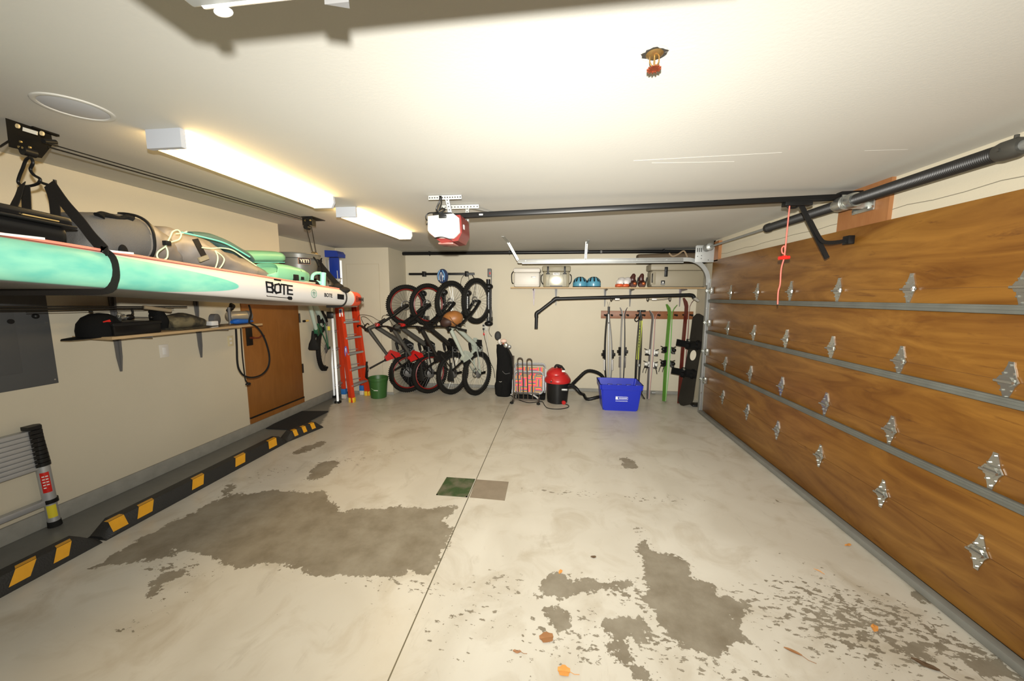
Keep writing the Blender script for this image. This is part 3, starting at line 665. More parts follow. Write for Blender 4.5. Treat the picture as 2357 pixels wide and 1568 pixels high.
build('deck_pad', MB().loft([[bpt(s, x, z) for x, z in ((-hw(s)+.05, th(s)/2-.004), (hw(s)-.05, th(s)/2-.004), (hw(s)-.06, th(s)/2+.006), (-hw(s)+.06, th(s)/2+.006))] for s in np.linspace(.2, 3.3, 20)]), mat('grey_deck_foam', (.16, .15, .14), .9), board)
build('edge_rail', MB().tube([bpt(s, hw(s)-.045, th(s)/2+.002) for s in np.linspace(.2, 3.2, 26)], .006, 6), mat('salmon_edge_piping', (.72, .22, .15), .6), board)
for s in (2.05, 2.35, 2.62): build('deck_eyelet', MB().box((-.006, -.06, 0), (.006, .06, .009), Matrix.Translation(bpt(s, hw(s)-.04, th(s)/2))), white, board)

# --- hoist: two ceiling brackets, rope, hooks and straps
hf = thing('ceiling_hoist', 'black ceiling hoist bracket with hook and webbing straps nearest the camera', 'hoist', at(62, 300, 'z', H))
yf = 1.56; xf = -2.43; zf = H
def PQ(px, py, y=1.50): return at(px, py, 'y', y)
pl = [PQ(12, 270, 1.42), PQ(108, 296, 1.56), PQ(114, 330, 1.56), PQ(100, 337, 1.56), PQ(88, 362, 1.53), PQ(52, 356, 1.48), PQ(40, 342, 1.46), PQ(20, 338, 1.43)]
bm = MB(); off = V((0, .012, 0)); nn = len(pl)
bm.faces(pl+[p+off for p in pl], [tuple(range(nn)), tuple(range(nn, 2*nn))[::-1]]+[(k, nn+k, nn+(k+1) % nn, (k+1) % nn) for k in range(nn)])
bm.box((pl[0].x+.01, pl[1].y-.06, H-.008), (pl[1].x+.0, pl[1].y+.03, H))
pbr = build('bracket_plate', bm, mat('matt_black_plate', (.008, .007, .005), .8, spec=.1), hf)
def dots(lst, y, r, m, par, nm='bolt', dep=.006):
    for px, py in lst:
        c = at(px, py, 'y', y); build(nm, MB().cyl(c, c-V((0, dep, 0)), r, n=10), m, par)
goldm = mat('brass_coloured_bolt', (.62, .45, .18), .3, .7)
dots([(50, 327), (46, 339), (55, 341), (71, 340)], 1.455, .005, goldm, hf)
dots([(43, 291), (99, 308)], 1.44, .0095, mat('lit_slot_plastic', (.70, .55, .30), .6), hf, 'slot')
build('slot', MB().strap([at(53, 297, 'y', 1.44), at(86, 307, 'y', 1.46)], .016, .004, (0, 1, 0)), mat('lit_slot_paint', (.62, .58, .48), .6), hf)
build('pulley', MB().cyl(at(100, 325, 'y', 1.50), at(128, 327, 'y', 1.55), .010).cyl(at(66, 350, 'y', 1.47)-V((0, .02, 0)), at(66, 350, 'y', 1.47)+V((0, .02, 0)), .02, n=16), black, hf)
build('hook', MB().tube(cr([at(x_, y_, 'y', 1.46) for x_, y_ in ((70, 362), (60, 368), (52, 388), (45, 405), (42, 420), (52, 428), (70, 428), (88, 422), (92, 412), (78, 403), (70, 390), (76, 375), (72, 364))]), .0058), blackm, hf)
build('spreader_bar', MB().tube(cr([at(90, 418, 'y', 1.46), at(105, 424, 'y', 1.46), at(125, 428, 'y', 1.46), at(126, 414, 'y', 1.46)]), .006), blackm, hf)
build('rope_to_wall', MB().tube([at(20, 325, 'y', 1.42), at(0, 338, 'y', 1.35), at(-60, 352, 'y', 1.2)], .004), blackm, hf)
def webp(pts, w, nm='strap', m=webbing, ref=(0, 1, 0), tk=.003, par=None): return build(nm, MB().strap(cr(pts, 5), w, tk, ref), m, par)
webp([at(50, 425, 'y', 1.42), at(40, 455, 'y', 1.38), at(18, 500, 'y', 1.33), at(-30, 560, 'y', 1.25)], .052, par=hf)
webp([at(58, 428, 'y', 1.45), at(60, 450, 'y', 1.45), at(62, 500, 'y', 1.45)], .05, par=hf)
webp([at(112, 424, 'y', 1.45), at(124, 460, 'y', 1.44), at(130, 515, 'y', 1.43)], .055, par=hf)
sb = 3.50-1.40
loop = [bpt(sb, x, z) for x, z in ((-.25, .12), (.18, .105), (.36, .090), (.44, .055), (.458, .0), (.45, -.045), (.41, -.080), (.2, -.086), (-.3, -.086), (-.44, -.06), (-.46, 0), (-.42, .08))]
webp([at(118, 424, 'y', 1.45), at(150, 470, 'y', 1.43), at(185, 510, 'y', 1.42), at(212, 545, 'y', 1.41), at(240, 575, 'y', 1.40), bpt(sb, .40, .088)], .050, par=hf)
webp(loop[2:10], .052, par=hf, ref=(0, 1, 0))
# rope along the ceiling to the rear bracket
build('hoist_rope', MB().tube([at(110, 338, 'y', 1.50), V((-2.43, 3.44, H-.045))], .0035, 6), blackm, hf)
build('hoist_rope', MB().tube([at(110, 330, 'y', 1.50), V((-2.415, 3.44, H-.030))], .0030, 6), blackm, hf)
hr = thing('ceiling_hoist', 'smaller farther black hoist bracket and rope holding the orange tail end', 'hoist', (-2.42, 3.46, H))
build('bracket_plate', MB().box((-2.46, 3.40, H-.07), (-2.452, 3.55, H)).box((-2.49, 3.398, H-.085), (-2.385, 3.404, H-.002), bev=.002).box((-2.50, 3.40, H-.006), (-2.38, 3.60, H)), blackm, hr)
for x in (-2.455, -2.40): build('bolt', MB().cyl((x, 3.398, H-.04), (x, 3.39, H-.04), .008, n=10), goldm, hr)
build('pulley', MB().cyl((-2.46, 3.40, H-.10), (-2.46, 3.45, H-.10), .024, n=16), black, hr)
pb = at(724, 586, 'y', 3.40)
for dx in (-.018, .018): build('rope', MB().tube([V((-2.44+dx*1.6, 3.42, H-.09)), pb+V((dx, 0, .02))], .0035, 6), webbing, hr)
build('pulley', MB().cyl(pb-V((0, .02, 0)), pb+V((0, .02, 0)), .026, n=16), mat('bronze_pulley', (.16, .12, .06), .4, .6), hr)
webp([pb, at(735, 605, 'y', 3.38), at(748, 622, 'y', 3.32), at(772, 650, 'y', 3.25), at(790, 667, 'y', 3.2)], .05, par=hr)
sb2 = 3.50-3.20
webp([bpt(sb2, x, z) for x, z in ((.28, .095), (.38, .085), (.428, .05), (.444, 0), (.43, -.05), (.38, -.078), (.25, -.08))], .035, par=hr)
webp([at(728, 600, 'y', 3.35), at(738, 640, 'y', 3.3), at(740, 668, 'y', 3.25)], .05, par=hr)
build('strap_bundle', MB().ball(at(785, 668, 'y', 3.22), (.085, .06, .035)).ball(at(778, 660, 'y', 3.2), (.05, .05, .03)), webbing, hr)

# --- cargo on the board: lofted soft shapes
def blob(rings, n=22, e=2.3, wr=.0, seed=1, ref=(0, 0, 1), xw=None):
    """rings: (point, half_height, half_width) along a path; superellipse sections with light creasing"""
    pts = [r[0] for r in rings]; P = cr(pts, 5); out = MB(); rr = []
    m = len(rings)-1
    for i, p in enumerate(P):
        u = i/5; k = min(int(u), m-1); f = u-k; f = f*f*(3-2*f)
        a = rings[k][1]*(1-f)+rings[k+1][1]*f; b = rings[k][2]*(1-f)+rings[k+1][2]*f
        d = (P[min(i+1, len(P)-1)]-P[max(i-1, 0)]).normalized(); s_, u_ = frame_for(d, ref)
        ring = []
        for j in range(n):
            t = 2*pi*j/n; c_, q_ = cos(t), sin(t)
            x = abs(c_)**(2/e)*(1 if c_ > 0 else -1)*b; y = abs(q_)**(2/e)*(1 if q_ > 0 else -1)*a
            v = p + s_*x + u_*y
            if wr: w = noise.noise(v*7+V((seed, 0, 0)))*wr + noise.noise(v*19+V((0, seed, 0)))*wr*.45; v = v + (v-p).normalized()*w
            ring.append(v)
        rr.append(ring)
    return out.loft(rr)
def topz(y): return tail.z + (3.50-y)*slope + .085
tp = at(100, 520, 'x', -2.25)
case = thing('black_case', 'glossy black hard case lying at near end of the hanging board', 'case', (-2.15, 1.1, topz(1.1)))
gl = mat('glossy_black_plastic', (.005, .005, .005), .3, spec=.35)
def bbox(x0, x1, y0, y1, h0, h1, bev): # box lying along the tilted board
    m = Matrix.Translation(V((0, (y0+y1)/2, topz((y0+y1)/2)))) @ Matrix.Rotation(-math.atan(slope), 4, 'X')
    return MB().box((x0, -(y1-y0)/2, h0), (x1, (y1-y0)/2, h1), m, bev)
build('case_body', bbox(-2.60, -1.99, .55, 1.30, .0, .075, .025), gl, case)
build('case_lid', bbox(-2.61, -1.98, .54, 1.31, .075, .115, .018), gl, case)
build('case_rim', bbox(-2.615, -1.972, .535, 1.315, .070, .080, .004), black, case)
build('latch', bbox(-1.985, -1.975, 1.16, 1.26, .084, .089, .001), goldm, case)  # thin gold strip at the latch stands in for a small highlight
# dry duffel with dark shoulder and pale end
bagm = mat('grey_coated_fabric', (.19, .17, .15), .4, bump=.25, bscale=7)
bagd = mat('dark_grey_heathered_fabric', (.085, .081, .076), .75, bump=.3, bscale=250)
duf = thing('duffel_bag', 'large dark grey duffel bag with black handle lying beside the black case', 'bag', at(270, 600, 'x', -2.25))
X_ = -2.28
def c_(px, py, x=-2.28, near=-2.09):
    q = at(px, py, 'x', near); return V((x, q.y, q.z))
build('bag_body', blob([(c_(200, 545), .075, .14), (c_(212, 548), .105, .19), (c_(250, 549), .122, .21), (c_(310, 550), .128, .215), (c_(342, 552), .128, .215)], wr=.006, e=2.6), bagd, duf)
build('end_panel', blob([(c_(338, 552), .128, .213), (c_(355, 555), .128, .21), (c_(385, 566), .110, .19), (c_(430, 588), .075, .15), (c_(462, 604), .035, .11)], wr=.012, seed=4, e=2.4), bagm, duf)
build('piping', MB().tube([c_(343, 552) + V((abs(cos(a))**.77*.222, 0, 0)) + V((0, 0, (1 if a > 0 else -1)*abs(sin(a))**.77*.135)) for a in np.linspace(-1.4, 1.5, 24)], .007, 6), black, duf)
hp = [at(x_, y_, 'x', -2.12) for x_, y_ in ((228, 498), (236, 493), (255, 497), (275, 503), (292, 500), (302, 505))]
build('handle', MB().tube(cr(hp), lambda i, t: .011+.010*(abs(t-.5)*2)**3, 8), fabric_black, duf)
build('side_patch', MB().ball(at(284, 580, 'x', -2.07), (.01, .02, .035)), fabric_black, duf)
build('draw_cord', MB().tube(cr([at(x_, y_, 'x', -2.0) for x_, y_ in ((384, 560), (392, 545), (398, 533), (410, 530), (417, 540), (412, 551), (398, 556), (386, 560), (380, 568), (364, 580), (362, 592), (372, 599), (384, 594), (386, 580), (382, 568))]), .0036, 6), cordm, duf)
build('cord_lock', MB().box((-.012, -.014, -.012), (.012, .014, .012), Matrix.Translation(at(384, 560, 'x', -1.995)), .003), black, duf)
# crumpled second bag
sk = thing('dry_bag', 'crumpled pale grey dry bag with green cords draped over the board', 'bag', at(520, 625, 'x', -2.25))
build('bag_body', blob([(c_(400, 560), .05, .12), (c_(425, 563), .095, .17), (c_(460, 575), .115, .19), (c_(500, 592), .115, .20), (c_(545, 606), .105, .19), (c_(590, 622), .085, .17), (c_(625, 634), .065, .14), (c_(645, 640), .035, .10)], wr=.035, seed=9, e=2.2, n=30), bagm, sk)
build('rolled_top', blob([(at(432, 545, 'x', -2.2), .03, .05), (at(475, 550, 'x', -2.2), .035, .06), (at(515, 567, 'x', -2.2), .035, .06), (at(560, 588, 'x', -2.2), .03, .05), (at(578, 600, 'x', -2.2), .02, .03)], wr=.006, seed=2), mat('dark_teal_fabric', (.035, .085, .085), .7), sk)
for pts, r in ((((418, 535), (445, 541), (480, 549), (515, 559), (545, 574), (575, 592)), .0045), (((465, 570), (485, 572), (510, 571), (535, 576), (560, 592), (590, 612)), .004), (((495, 577), (512, 590), (516, 600), (508, 615), (494, 627)), .0036), (((495, 577), (501, 590), (500, 605), (492, 627)), .0036), (((405, 538), (420, 537), (430, 533)), .004)):
    build('cord', MB().tube(cr([at(x_, y_, 'x', -2.02) for x_, y_ in pts]), r, 6), teal if r == .0045 else cordm, sk)
build('webbing_tab', MB().strap([at(449, 550, 'x', -2.07), at(462, 575, 'x', -2.06), at(474, 598, 'x', -2.05)], .035, .004, (1, 0, 0)), webbing, sk)
build('buckle', MB().box((-.004, -.03, -.012), (.006, .03, .012), Matrix.Translation(at(468, 595, 'x', -2.045)) @ Matrix.Rotation(.4, 4, 'X')), tan, sk)
build('deck_bungee', MB().tube(cr([at(x_, y_, 'x', -2.02) for x_, y_ in ((512, 629), (530, 632), (555, 638), (575, 643), (590, 638), (605, 643), (625, 650), (645, 657))]), .009, 6), fabric_black, sk)
# mint air pump / seat cushions
mc = thing('mint_cushion', 'long mint green cushion lying behind the folded dry bag', 'cushion', at(600, 590, 'x', -2.5))
build('cushion', blob([(c_(545, 592, -2.52, -2.40), .035, .10), (c_(570, 591, -2.52, -2.40), .05, .13), (c_(610, 591, -2.52, -2.40), .052, .14), (c_(645, 592, -2.52, -2.40), .052, .14), (c_(657, 594, -2.52, -2.40), .04, .12)], e=3, n=28), mint, mc)
build('seam_piping', MB().tube([at(px, 604, 'x', -2.35) for px in (575, 600, 630, 655)], .004, 6), teal, mc)
mk_ = thing('mint_tackle_box', 'rounded mint green case with small black latches in front of grey tub', 'case', at(675, 645, 'x', -2.2))
build('shell', blob([(c_(636, 626, -2.2, -2.1), .055, .09), (c_(640, 628, -2.2, -2.1), .075, .11), (c_(665, 631, -2.2, -2.1), .078, .12), (c_(695, 635, -2.2, -2.1), .070, .12), (c_(712, 638, -2.2, -2.1), .052, .10), (c_(717, 639, -2.2, -2.1), .03, .07)], e=3.2, n=28), mint, mk_)
build('base_rim', blob([(at(642, 645, 'x', -2.2), .010, .11), (at(700, 652, 'x', -2.2), .010, .11)], e=3), mat('cream_rubber', (.62, .62, .48), .6), mk_)
for (a, b, w, h) in ((680, 639, .022, .024), (695, 641, .013, .013)):
    build('latch', MB().box((-.004, -w*1.3, -h), (.010, w*1.3, h), Matrix.Translation(at(a, b, 'x', -2.085)), .003), black, mk_)
build('latch', MB().tube([at(691, 624, 'x', -2.09), at(697, 627, 'x', -2.09), at(700, 631, 'x', -2.09)], .006), black, mk_)
rh = thing('rod_holder', 'mint green tube rod holder standing at tail end of the board', 'rod holder', at(745, 665, 'x', -2.12))
m2 = mat('mint_painted_tube', (.26, .62, .50), .35)
build('holder_tube', MB().cyl(at(743, 662, 'x', -2.12), at(744, 628, 'x', -2.12), .024, n=18), m2, rh)
build('hoop', MB().tube(cr([at(x_, y_, 'x', -2.15) for x_, y_ in ((718, 645), (720, 634), (728, 629), (738, 629))]), .014), m2, rh)
build('cross_tube', MB().cyl(at(728, 648, 'x', -2.15), at(742, 653, 'x', -2.12), .014), m2, rh)
build('clamp', MB().ball(at(722, 655, 'x', -2.15), (.045, .05, .04)), fabric_black, rh)
build('clip_strip', MB().strap([at(748, 630, 'x', -2.11), at(747, 660, 'x', -2.11)], .012, .004, (0, 1, 0)), m2, rh)
# grey round bucket
bk = at(690, 640, 'x', -2.45); kk = mpp(bk)
tub = thing('round_bucket', 'dark grey round bucket with wide rim at tail end of the board', 'bucket', bk)
tubm = mat('charcoal_bucket_plastic', (.085, .085, .078), .38)
rb = 42*kk; zt = at(690, 586, 'x', -2.45).z
build('tub', MB().lathe([(rb*.82, bk.z-zt), (rb*.90, -.14), (rb*.93, -.05), (rb*1.05, -.045), (rb*1.08, -.005), (rb*1.0, 0), (rb*.96, -.02), (rb*.85, bk.z-zt+.01)], (bk.x, bk.y, zt), (0, 0, 1), n=36), tubm, tub)
build('rim_band', MB().torus((bk.x, bk.y, zt-.006), (0, 0, 1), rb*1.06, .007, N=40), tubm, tub)
fx = (EYE-bk); fx.z = 0; fx.normalize(); sx_ = V((-fx.y, fx.x, 0)); ang = .42; nrm = (fx*cos(ang)+V((1, 0, 0))*sin(ang)).normalized()
tx = V((0, 0, 1)).cross(nrm)
lp = V((bk.x, bk.y, zt-.075))+nrm*(rb*.945)
PMx = Matrix.Translation(lp) @ Matrix((tx, V((0, 0, 1)), nrm)).transposed().to_4x4()
build('name_plate', MB().box((-.052, -.029, -.01), (.052, .029, .006), None, .004).xform(PMx), mat('salmon_plate_rim', (.45, .24, .16), .5), tub)
build('plate_face', MB().box((-.049, -.026, .004), (.049, .026, .0075)).xform(PMx), black, tub)
text('lettering', 'YETI', .040, mat('pale_peach_letter', (.72, .55, .42), .5), tub, lp+nrm*.008, tx, (0, 0, 1), .0008)
build('bail_handle', MB().tube(cr([at(722, 592, 'x', -2.2), at(728, 600, 'x', -2.2), at(733, 612, 'x', -2.2)]), .007), black, tub)

# ================================================================ LEFT WALL
# --- electrical panel
pn = thing('electrical_panel', 'dark grey electrical panel cover screwed to the left wall', 'electrical panel', (XL, 1.7, 1.0))
pm_ = mat('dark_grey_panel_paint', (.065, .068, .070), .5, bump=.05, bscale=300)
mb = MB().box((XL, 1.50, 1.01), (XL+.012, 2.17, 1.95), bev=.002); build('cover', mb, pm_, pn)
build('inner_door', MB().box((XL+.010, 1.56, 1.12), (XL+.016, 2.0, 1.86), bev=.003), pm_, pn)
for y_, z_ in ((2.15, 1.04), (2.15, 1.45), (2.15, 1.92)): build('screw', MB().cyl((XL+.01, y_, z_), (XL+.016, y_, z_), .006, n=10), chrome, pn)
build('lock', MB().cyl((XL+.014, 1.98, 1.47), (XL+.022, 1.98, 1.47), .016), black, pn)
# --- switch and outlet plates
t = thing('wall_switch', 'white rocker switch plate on the left wall below the wooden shelf', 'switch', at(375, 812, 'x', XL))
p = at(377, 808, 'x', XL)
build('plate', MB().box((XL, p.y-.04, p.z-.06), (XL+.006, p.y+.04, p.z+.06), bev=.003), offw, t); build('rocker', MB().box((XL+.005, p.y-.016, p.z-.033), (XL+.010, p.y+.016, p.z+.033), bev=.002), white, t)
p = at(530, 785, 'x', XL); t = thing('wall_outlet', 'tan outlet plate on the left wall beside the wooden door', 'outlet', p)
build('plate', MB().box((XL, p.y-.035, p.z-.058), (XL+.006, p.y+.035, p.z+.058), bev=.003), mat('aged_tan_plate', (.50, .43, .27), .5), t)
for dz in (-.022, .022): build('socket', MB().box((XL+.005, p.y-.014, p.z+dz-.012), (XL+.008, p.y+.014, p.z+dz+.012)), offw, t)
# --- lower shelf on the left wall
zsh = 1.443
sA = at(167, 772, 'z', zsh); sB = at(258, 780, 'z', zsh); 
shelfL = thing('wall_shelf', 'pale wooden shelf on dark brackets along the left wall beside the door', 'shelf', (XL, 3.2, zsh-.02))
xe = at(605, 751, 'y', 3.95).x
XE = -3.25; ySE = at(605, 752, 'x', XE).y; yS0 = at(258, 778, 'x', XE).y; zsh = at(258, 776, 'x', XE).z
build('board', MB().box((XL, yS0, zsh-.022), (XE, ySE, zsh), bev=.002), wood, shelfL)
def bracketL(y, z, L, par, w=.025):
    pr = [(0, 0), (.34, 0), (.34, -.012), (.03, -.03), (.022, -L*.6), (.012, -L), (0, -L)]
    mb = MB().prism(pr, (XL+.004, y-.004, z), (1, 0, 0), (0, 0, 1), -.006); mb.prism([(-w/2, 0), (w/2, 0), (w*.8/2, -L*.6), (.006, -L), (-.006, -L), (-w*.8/2, -L*.6)], (XL+.004, y, z), (0, 1, 0), (0, 0, 1), .010)
    return build('bracket', mb, greymet, par)
yb1 = at(277, 855, 'x', XL).y; yb2 = at(462, 823, 'x', XL).y
bracketL(yb1, zsh-.022, zsh-.022-at(277, 855, 'x', XL).z, shelfL, .05); bracketL(yb2, zsh-.022, zsh-.022-at(462, 823, 'x', XL).z, shelfL, .05)
# --- upper shelf seen under the board
up = thing('wall_shelf', 'wooden upper shelf mostly hidden behind the hanging paddle board', 'shelf', (XL, 2.6, 1.75))
zu = 1.688
build('board', MB().box((XL, .6, zu-.022), (-3.15, 3.40, zu), bev=.002), woodr, up)
bracketL(yb1, zu-.022, .30, up, .05); bracketL(yb2, zu-.022, .30, up, .05)
# rods under the upper shelf
t = thing('fishing_rod', 'long thin black fishing rods lying level below the hanging board', 'fishing rod', at(200, 712, 'x', -3.3))
for nm, a, b, r in (('rod_blank', (-20, 706), (430, 706), .006), ('rod_blank', (-20, 713), (380, 709), .007), ('rod_blank', (60, 719), (400, 711), .0025)):
    build(nm, MB().cyl(at(*a, 'x', -3.3), at(*b, 'x', -3.3), r, r*.8), black, t)
build('handle', MB().cyl(at(330, 707, 'x', -3.3), at(392, 715, 'x', -3.3), .016), mat('cork_grip', (.22, .18, .12), .8), t)
build('guide', MB().ball(at(209, 717, 'x', -3.3), (.012, .012, .006)), black, t)
build('wall_knob', MB().ball(at(82, 728, 'x', XL+.02), .018), black, t)
# --- things on the left shelf
def sh(px, py, x=-3.42): return at(px, py, 'x', x)
t = thing('cap', 'black baseball cap with red patch at near end of left shelf', 'cap', sh(232, 778))
hc = sh(232, 766, -3.41); hc.z = zsh+.002
build('crown', MB().lathe([(.125, 0), (.127, .045), (.118, .095), (.09, .14), (.05, .165), (.008, .172)], hc, (0, 0, 1), n=24), fabric_black, t)
build('brim', MB().prism([(-.105, .04), (-.10, .13), (-.06, .19), (0, .215), (.06, .19), (.10, .13), (.105, .04)], hc+V((.0, 0, .004)), V((.25, .97, 0)).cross(V((0, 0, 1)))*1.0, V((-.15, -.98, -.06)), .006), fabric_black, t)
build('patch', MB().strap([sh(238, 743, -3.31), sh(254, 738, -3.30)], .018, .003, (1, 0, 0)), redm, t)
t = thing('storage_case', 'low black case with long flat lid on the left shelf beside the cap', 'case', sh(320, 770))
ya, yb_ = sh(262, 760, -3.265).y, sh(372, 755, -3.265).y
build('box_body', MB().box((-3.56, ya, zsh), (-3.265, yb_, zsh+.095), bev=.012), gl, t); build('box_lid', MB().box((-3.57, ya-.006, zsh+.075), (-3.26, yb_+.006, zsh+.10), bev=.006), black, t)
t = thing('fishing_reel', 'silver and black spinning reel on the black case on the left shelf', 'fishing reel', sh(280, 737))
c0 = sh(281, 731, -3.33)
build('spool', MB().lathe([(.010, -.028), (.026, -.024), (.018, -.016), (.018, .010), (.026, .014), (.012, .024)], c0, (0, 1, .2)), chrome, t)
build('reel_body', MB().ball(c0+V((0, .05, 0)), (.02, .032, .022)).tube(cr([c0+V((0, .05, .0)), c0+V((0, .075, .03)), c0+V((0, .07, .07))]), .007), blackm, t)
build('bail_arm', MB().tube(cr([c0+V((0, -.01, -.02)), c0+V((.01, -.035, .01)), c0+V((0, -.02, .045)), c0+V((0, .01, .02))]), .002, 6), chrome, t)
build('crank', MB().tube(cr([c0+V((0, .05, 0)), c0+V((.03, .10, -.005)), c0+V((.03, .17, -.01))]), .004, 6).ball(c0+V((.03, .18, -.01)), .012), blackm, t)
camo = mat('camouflage_cloth', (.08, .07, .04), .85)
n = N(camo); n.col(n.ramp(n.noise(n.map(), 14, 3), (.38, (.022, .020, .014)), (.5, (.075, .062, .035)), (.62, (.14, .115, .06))))
t = thing('camouflage_hat', 'brown camouflage hat lying in the middle of the left shelf', 'hat', sh(410, 750))
hc = sh(418, 750, -3.42); hc.z = zsh+.002
build('crown', blob([(hc+V((0, -.14, .05)), .045, .08), (hc+V((0, -.10, .06)), .062, .11), (hc+V((0, 0, .072)), .075, .13), (hc+V((0, .12, .055)), .052, .11), (hc+V((0, .2, .025)), .02, .07)], wr=.012, seed=12), camo, t)
build('brim', blob([(hc+V((.05, -.15, .01)), .007, .13), (hc+V((.05, .05, .012)), .009, .15), (hc+V((.05, .3, .012)), .007, .10)], e=2.5, wr=.004), camo, t)
t = thing('black_pouch', 'black soft pouch hanging over camouflage hat on the left shelf', 'pouch', sh(372, 755))
build('pouch', blob([(sh(352, 716, -3.42), .02, .05), (sh(360, 722, -3.42), .05, .06), (sh(368, 740, -3.42), .05, .07), (sh(372, 755, -3.42), .03, .06)], wr=.01), fabric_black, t)
t = thing('round_drum', 'dark grey round drum shaped tool on the left shelf beside camouflage hat', 'tool', sh(492, 735))
p = sh(494, 735, -3.45)
build('drum', MB().lathe([(.04, -.03), (.055, -.025), (.055, .025), (.04, .03)], p, (1, .3, 0)), grey, t)
single('white_box', MB().box((-3.33, sh(478, 748, -3.31).y, zsh), (-3.265, sh(494, 748, -3.31).y, zsh+.062), bev=.006), white, 'small white box in front of the round grey drum on left shelf', 'box')
t = thing('air_compressor', 'small silver and blue air compressor at the far end of left shelf', 'air compressor', sh(545, 752))
p = sh(550, 738, -3.42); p.z = zsh+.085
build('tank', MB().lathe([(.01, -.12), (.045, -.11), (.055, -.08), (.055, .07), (.045, .10), (.01, .11)], p, (.3, 1, 0)), mat('brushed_steel_tank', (.42, .38, .30), .35, .6), t)
build('tank_end', MB().lathe([(.056, .07), (.058, .085), (.05, .12), (.01, .125)], p, (.3, 1, 0)), grey, t)
build('blue_housing', blob([(p+V((.06, -.15, -.055)), .015, .02), (p+V((.06, -.10, -.05)), .03, .04), (p+V((.06, 0, -.055)), .026, .04), (p+V((.05, .10, -.06)), .012, .03)]), mat('blue_metal', (.01, .10, .42), .3), t)
build('handle_post', MB().cyl(p+V((.02, -.13, -.08)), p+V((.02, -.13, .10)), .014), grey, t)
random.seed(11)
q0 = sh(530, 712, -3.45)
for k in range(7): build('fitting', MB().ball(q0+V((random.uniform(-.02, .02), random.uniform(-.045, .045), -.07+.02*k)), random.uniform(.015, .03), 8, 6), black, t)
t = thing('cable_coil', 'thick black cable looping down from the left shelf over the door', 'cable', sh(590, 760))
xc = -3.20
build('cable', MB().tube(cr([at(x_, y_, 'x', xc) for x_, y_ in ((573, 702), (578, 722), (574, 742), (590, 752), (603, 768), (613, 790), (620, 820), (617, 845), (603, 862), (582, 869), (562, 865), (550, 850), (546, 830), (545, 800), (543, 757))], 8), .009, 8), black, t)
build('cable', MB().tube(cr([at(x_, y_, 'x', xc+.01) for x_, y_ in ((554, 756), (556, 790), (558, 820), (562, 855), (565, 875), (570, 882))], 6), .006, 8), black, t)
build('plug', MB().ball(at(571, 884, 'x', xc+.01), (.02, .03, .015)), black, t)

# --- telescoping aluminium ladder leaning at the left edge
tl = thing('telescoping_ladder', 'collapsed silver telescoping ladder with black clamps leaning on the left wall', 'ladder', (-3.5, 1.9, 0))
fb = at(126, 1205, 'z', .02); ft = at(68, 980, 'x', -3.5)
ft = V((-3.53, fb.y-.03, at(68, 980, 'x', -3.53).z)); dU = (ft-fb)
def lp_(u): return fb+dU*u
S = V((0, -1, 0))
for off, nm in ((V((0, 0, 0)), 'right'), (V((0, -.50, 0)), 'left')):
    build('foot_tube', MB().cyl(lp_(.03)+off, lp_(.27)+off, .031, n=18), alu, tl)
    build('outer_tube', MB().cyl(lp_(.25)+off, lp_(.60)+off, .034, n=18), alu, tl)
    build('rubber_foot', MB().cyl(lp_(-.02)+off, lp_(.035)+off, .036, .033, n=18), rubber, tl)
    build('collar', MB().cyl(lp_(.225)+off, lp_(.262)+off, .041, n=18), black, tl)
    for k in range(10):
        u = .60+k*.040
        build('clamp_collar', MB().cyl(lp_(u)+off, lp_(u+.034)+off, .040-.0012*k, n=16).box((-.035, -.045, -.012), (.03, .02, .012), Matrix.Translation(lp_(u+.017)+off)), black, tl)
for k in range(9):
    u = .595+k*.0425
    build('rung', MB().box((-.03, -.44, -.0150), (.022, -.03, .0150), Matrix.Translation(lp_(u)), .004), alu, tl)
build('bottom_rung', MB().box((-.03, -.47, -.02), (.02, -.03, .02), Matrix.Translation(lp_(.24)), .004), alu, tl)
build('latch', MB().box((.0, -.36, -.015), (.05, -.24, .015), Matrix.Translation(lp_(.56)), .005), black, tl)
nrm = (EYE-lp_(.4)); nrm.z = 0; nrm.normalize(); tx = V((0, 0, 1)).cross(nrm); un = dU.normalized(); 
def lab(u0, u1, w, m, rr=.0345, nm='label'):
    rings = []
    a, b = frame_for(un, nrm)
    base = atan2(nrm.dot(b), nrm.dot(a))
    for u in (u0, u1):
        rings.append([lp_(u)+(a*cos(base+t)+b*sin(base+t))*(rr) for t in np.linspace(-w, w, 9)])
    vs = rings[0]+rings[1]; return build(nm, MB().faces(vs, [(k, k+1, 10+k, 9+k) for k in range(8)]), m, tl)
lab(.34, .54, .62, redm, .0352, 'warning_label'); lab(.08, .205, .75, mat('yellow_label', (.62, .52, .03), .5), .0322, 'yellow_label')
un_ = un
for i in range(5):
    for j in range(2 if i < 4 else 1):
        a_ = lp_(.50-.028*i)+nrm*.0362+tx*(-.008+.016*j)
        build('label_print', MB().box((-.006, -.004, 0), (.006, .004, .0006), Matrix.Translation(a_) @ Matrix((tx, un, nrm)).transposed().to_4x4()), white, tl)

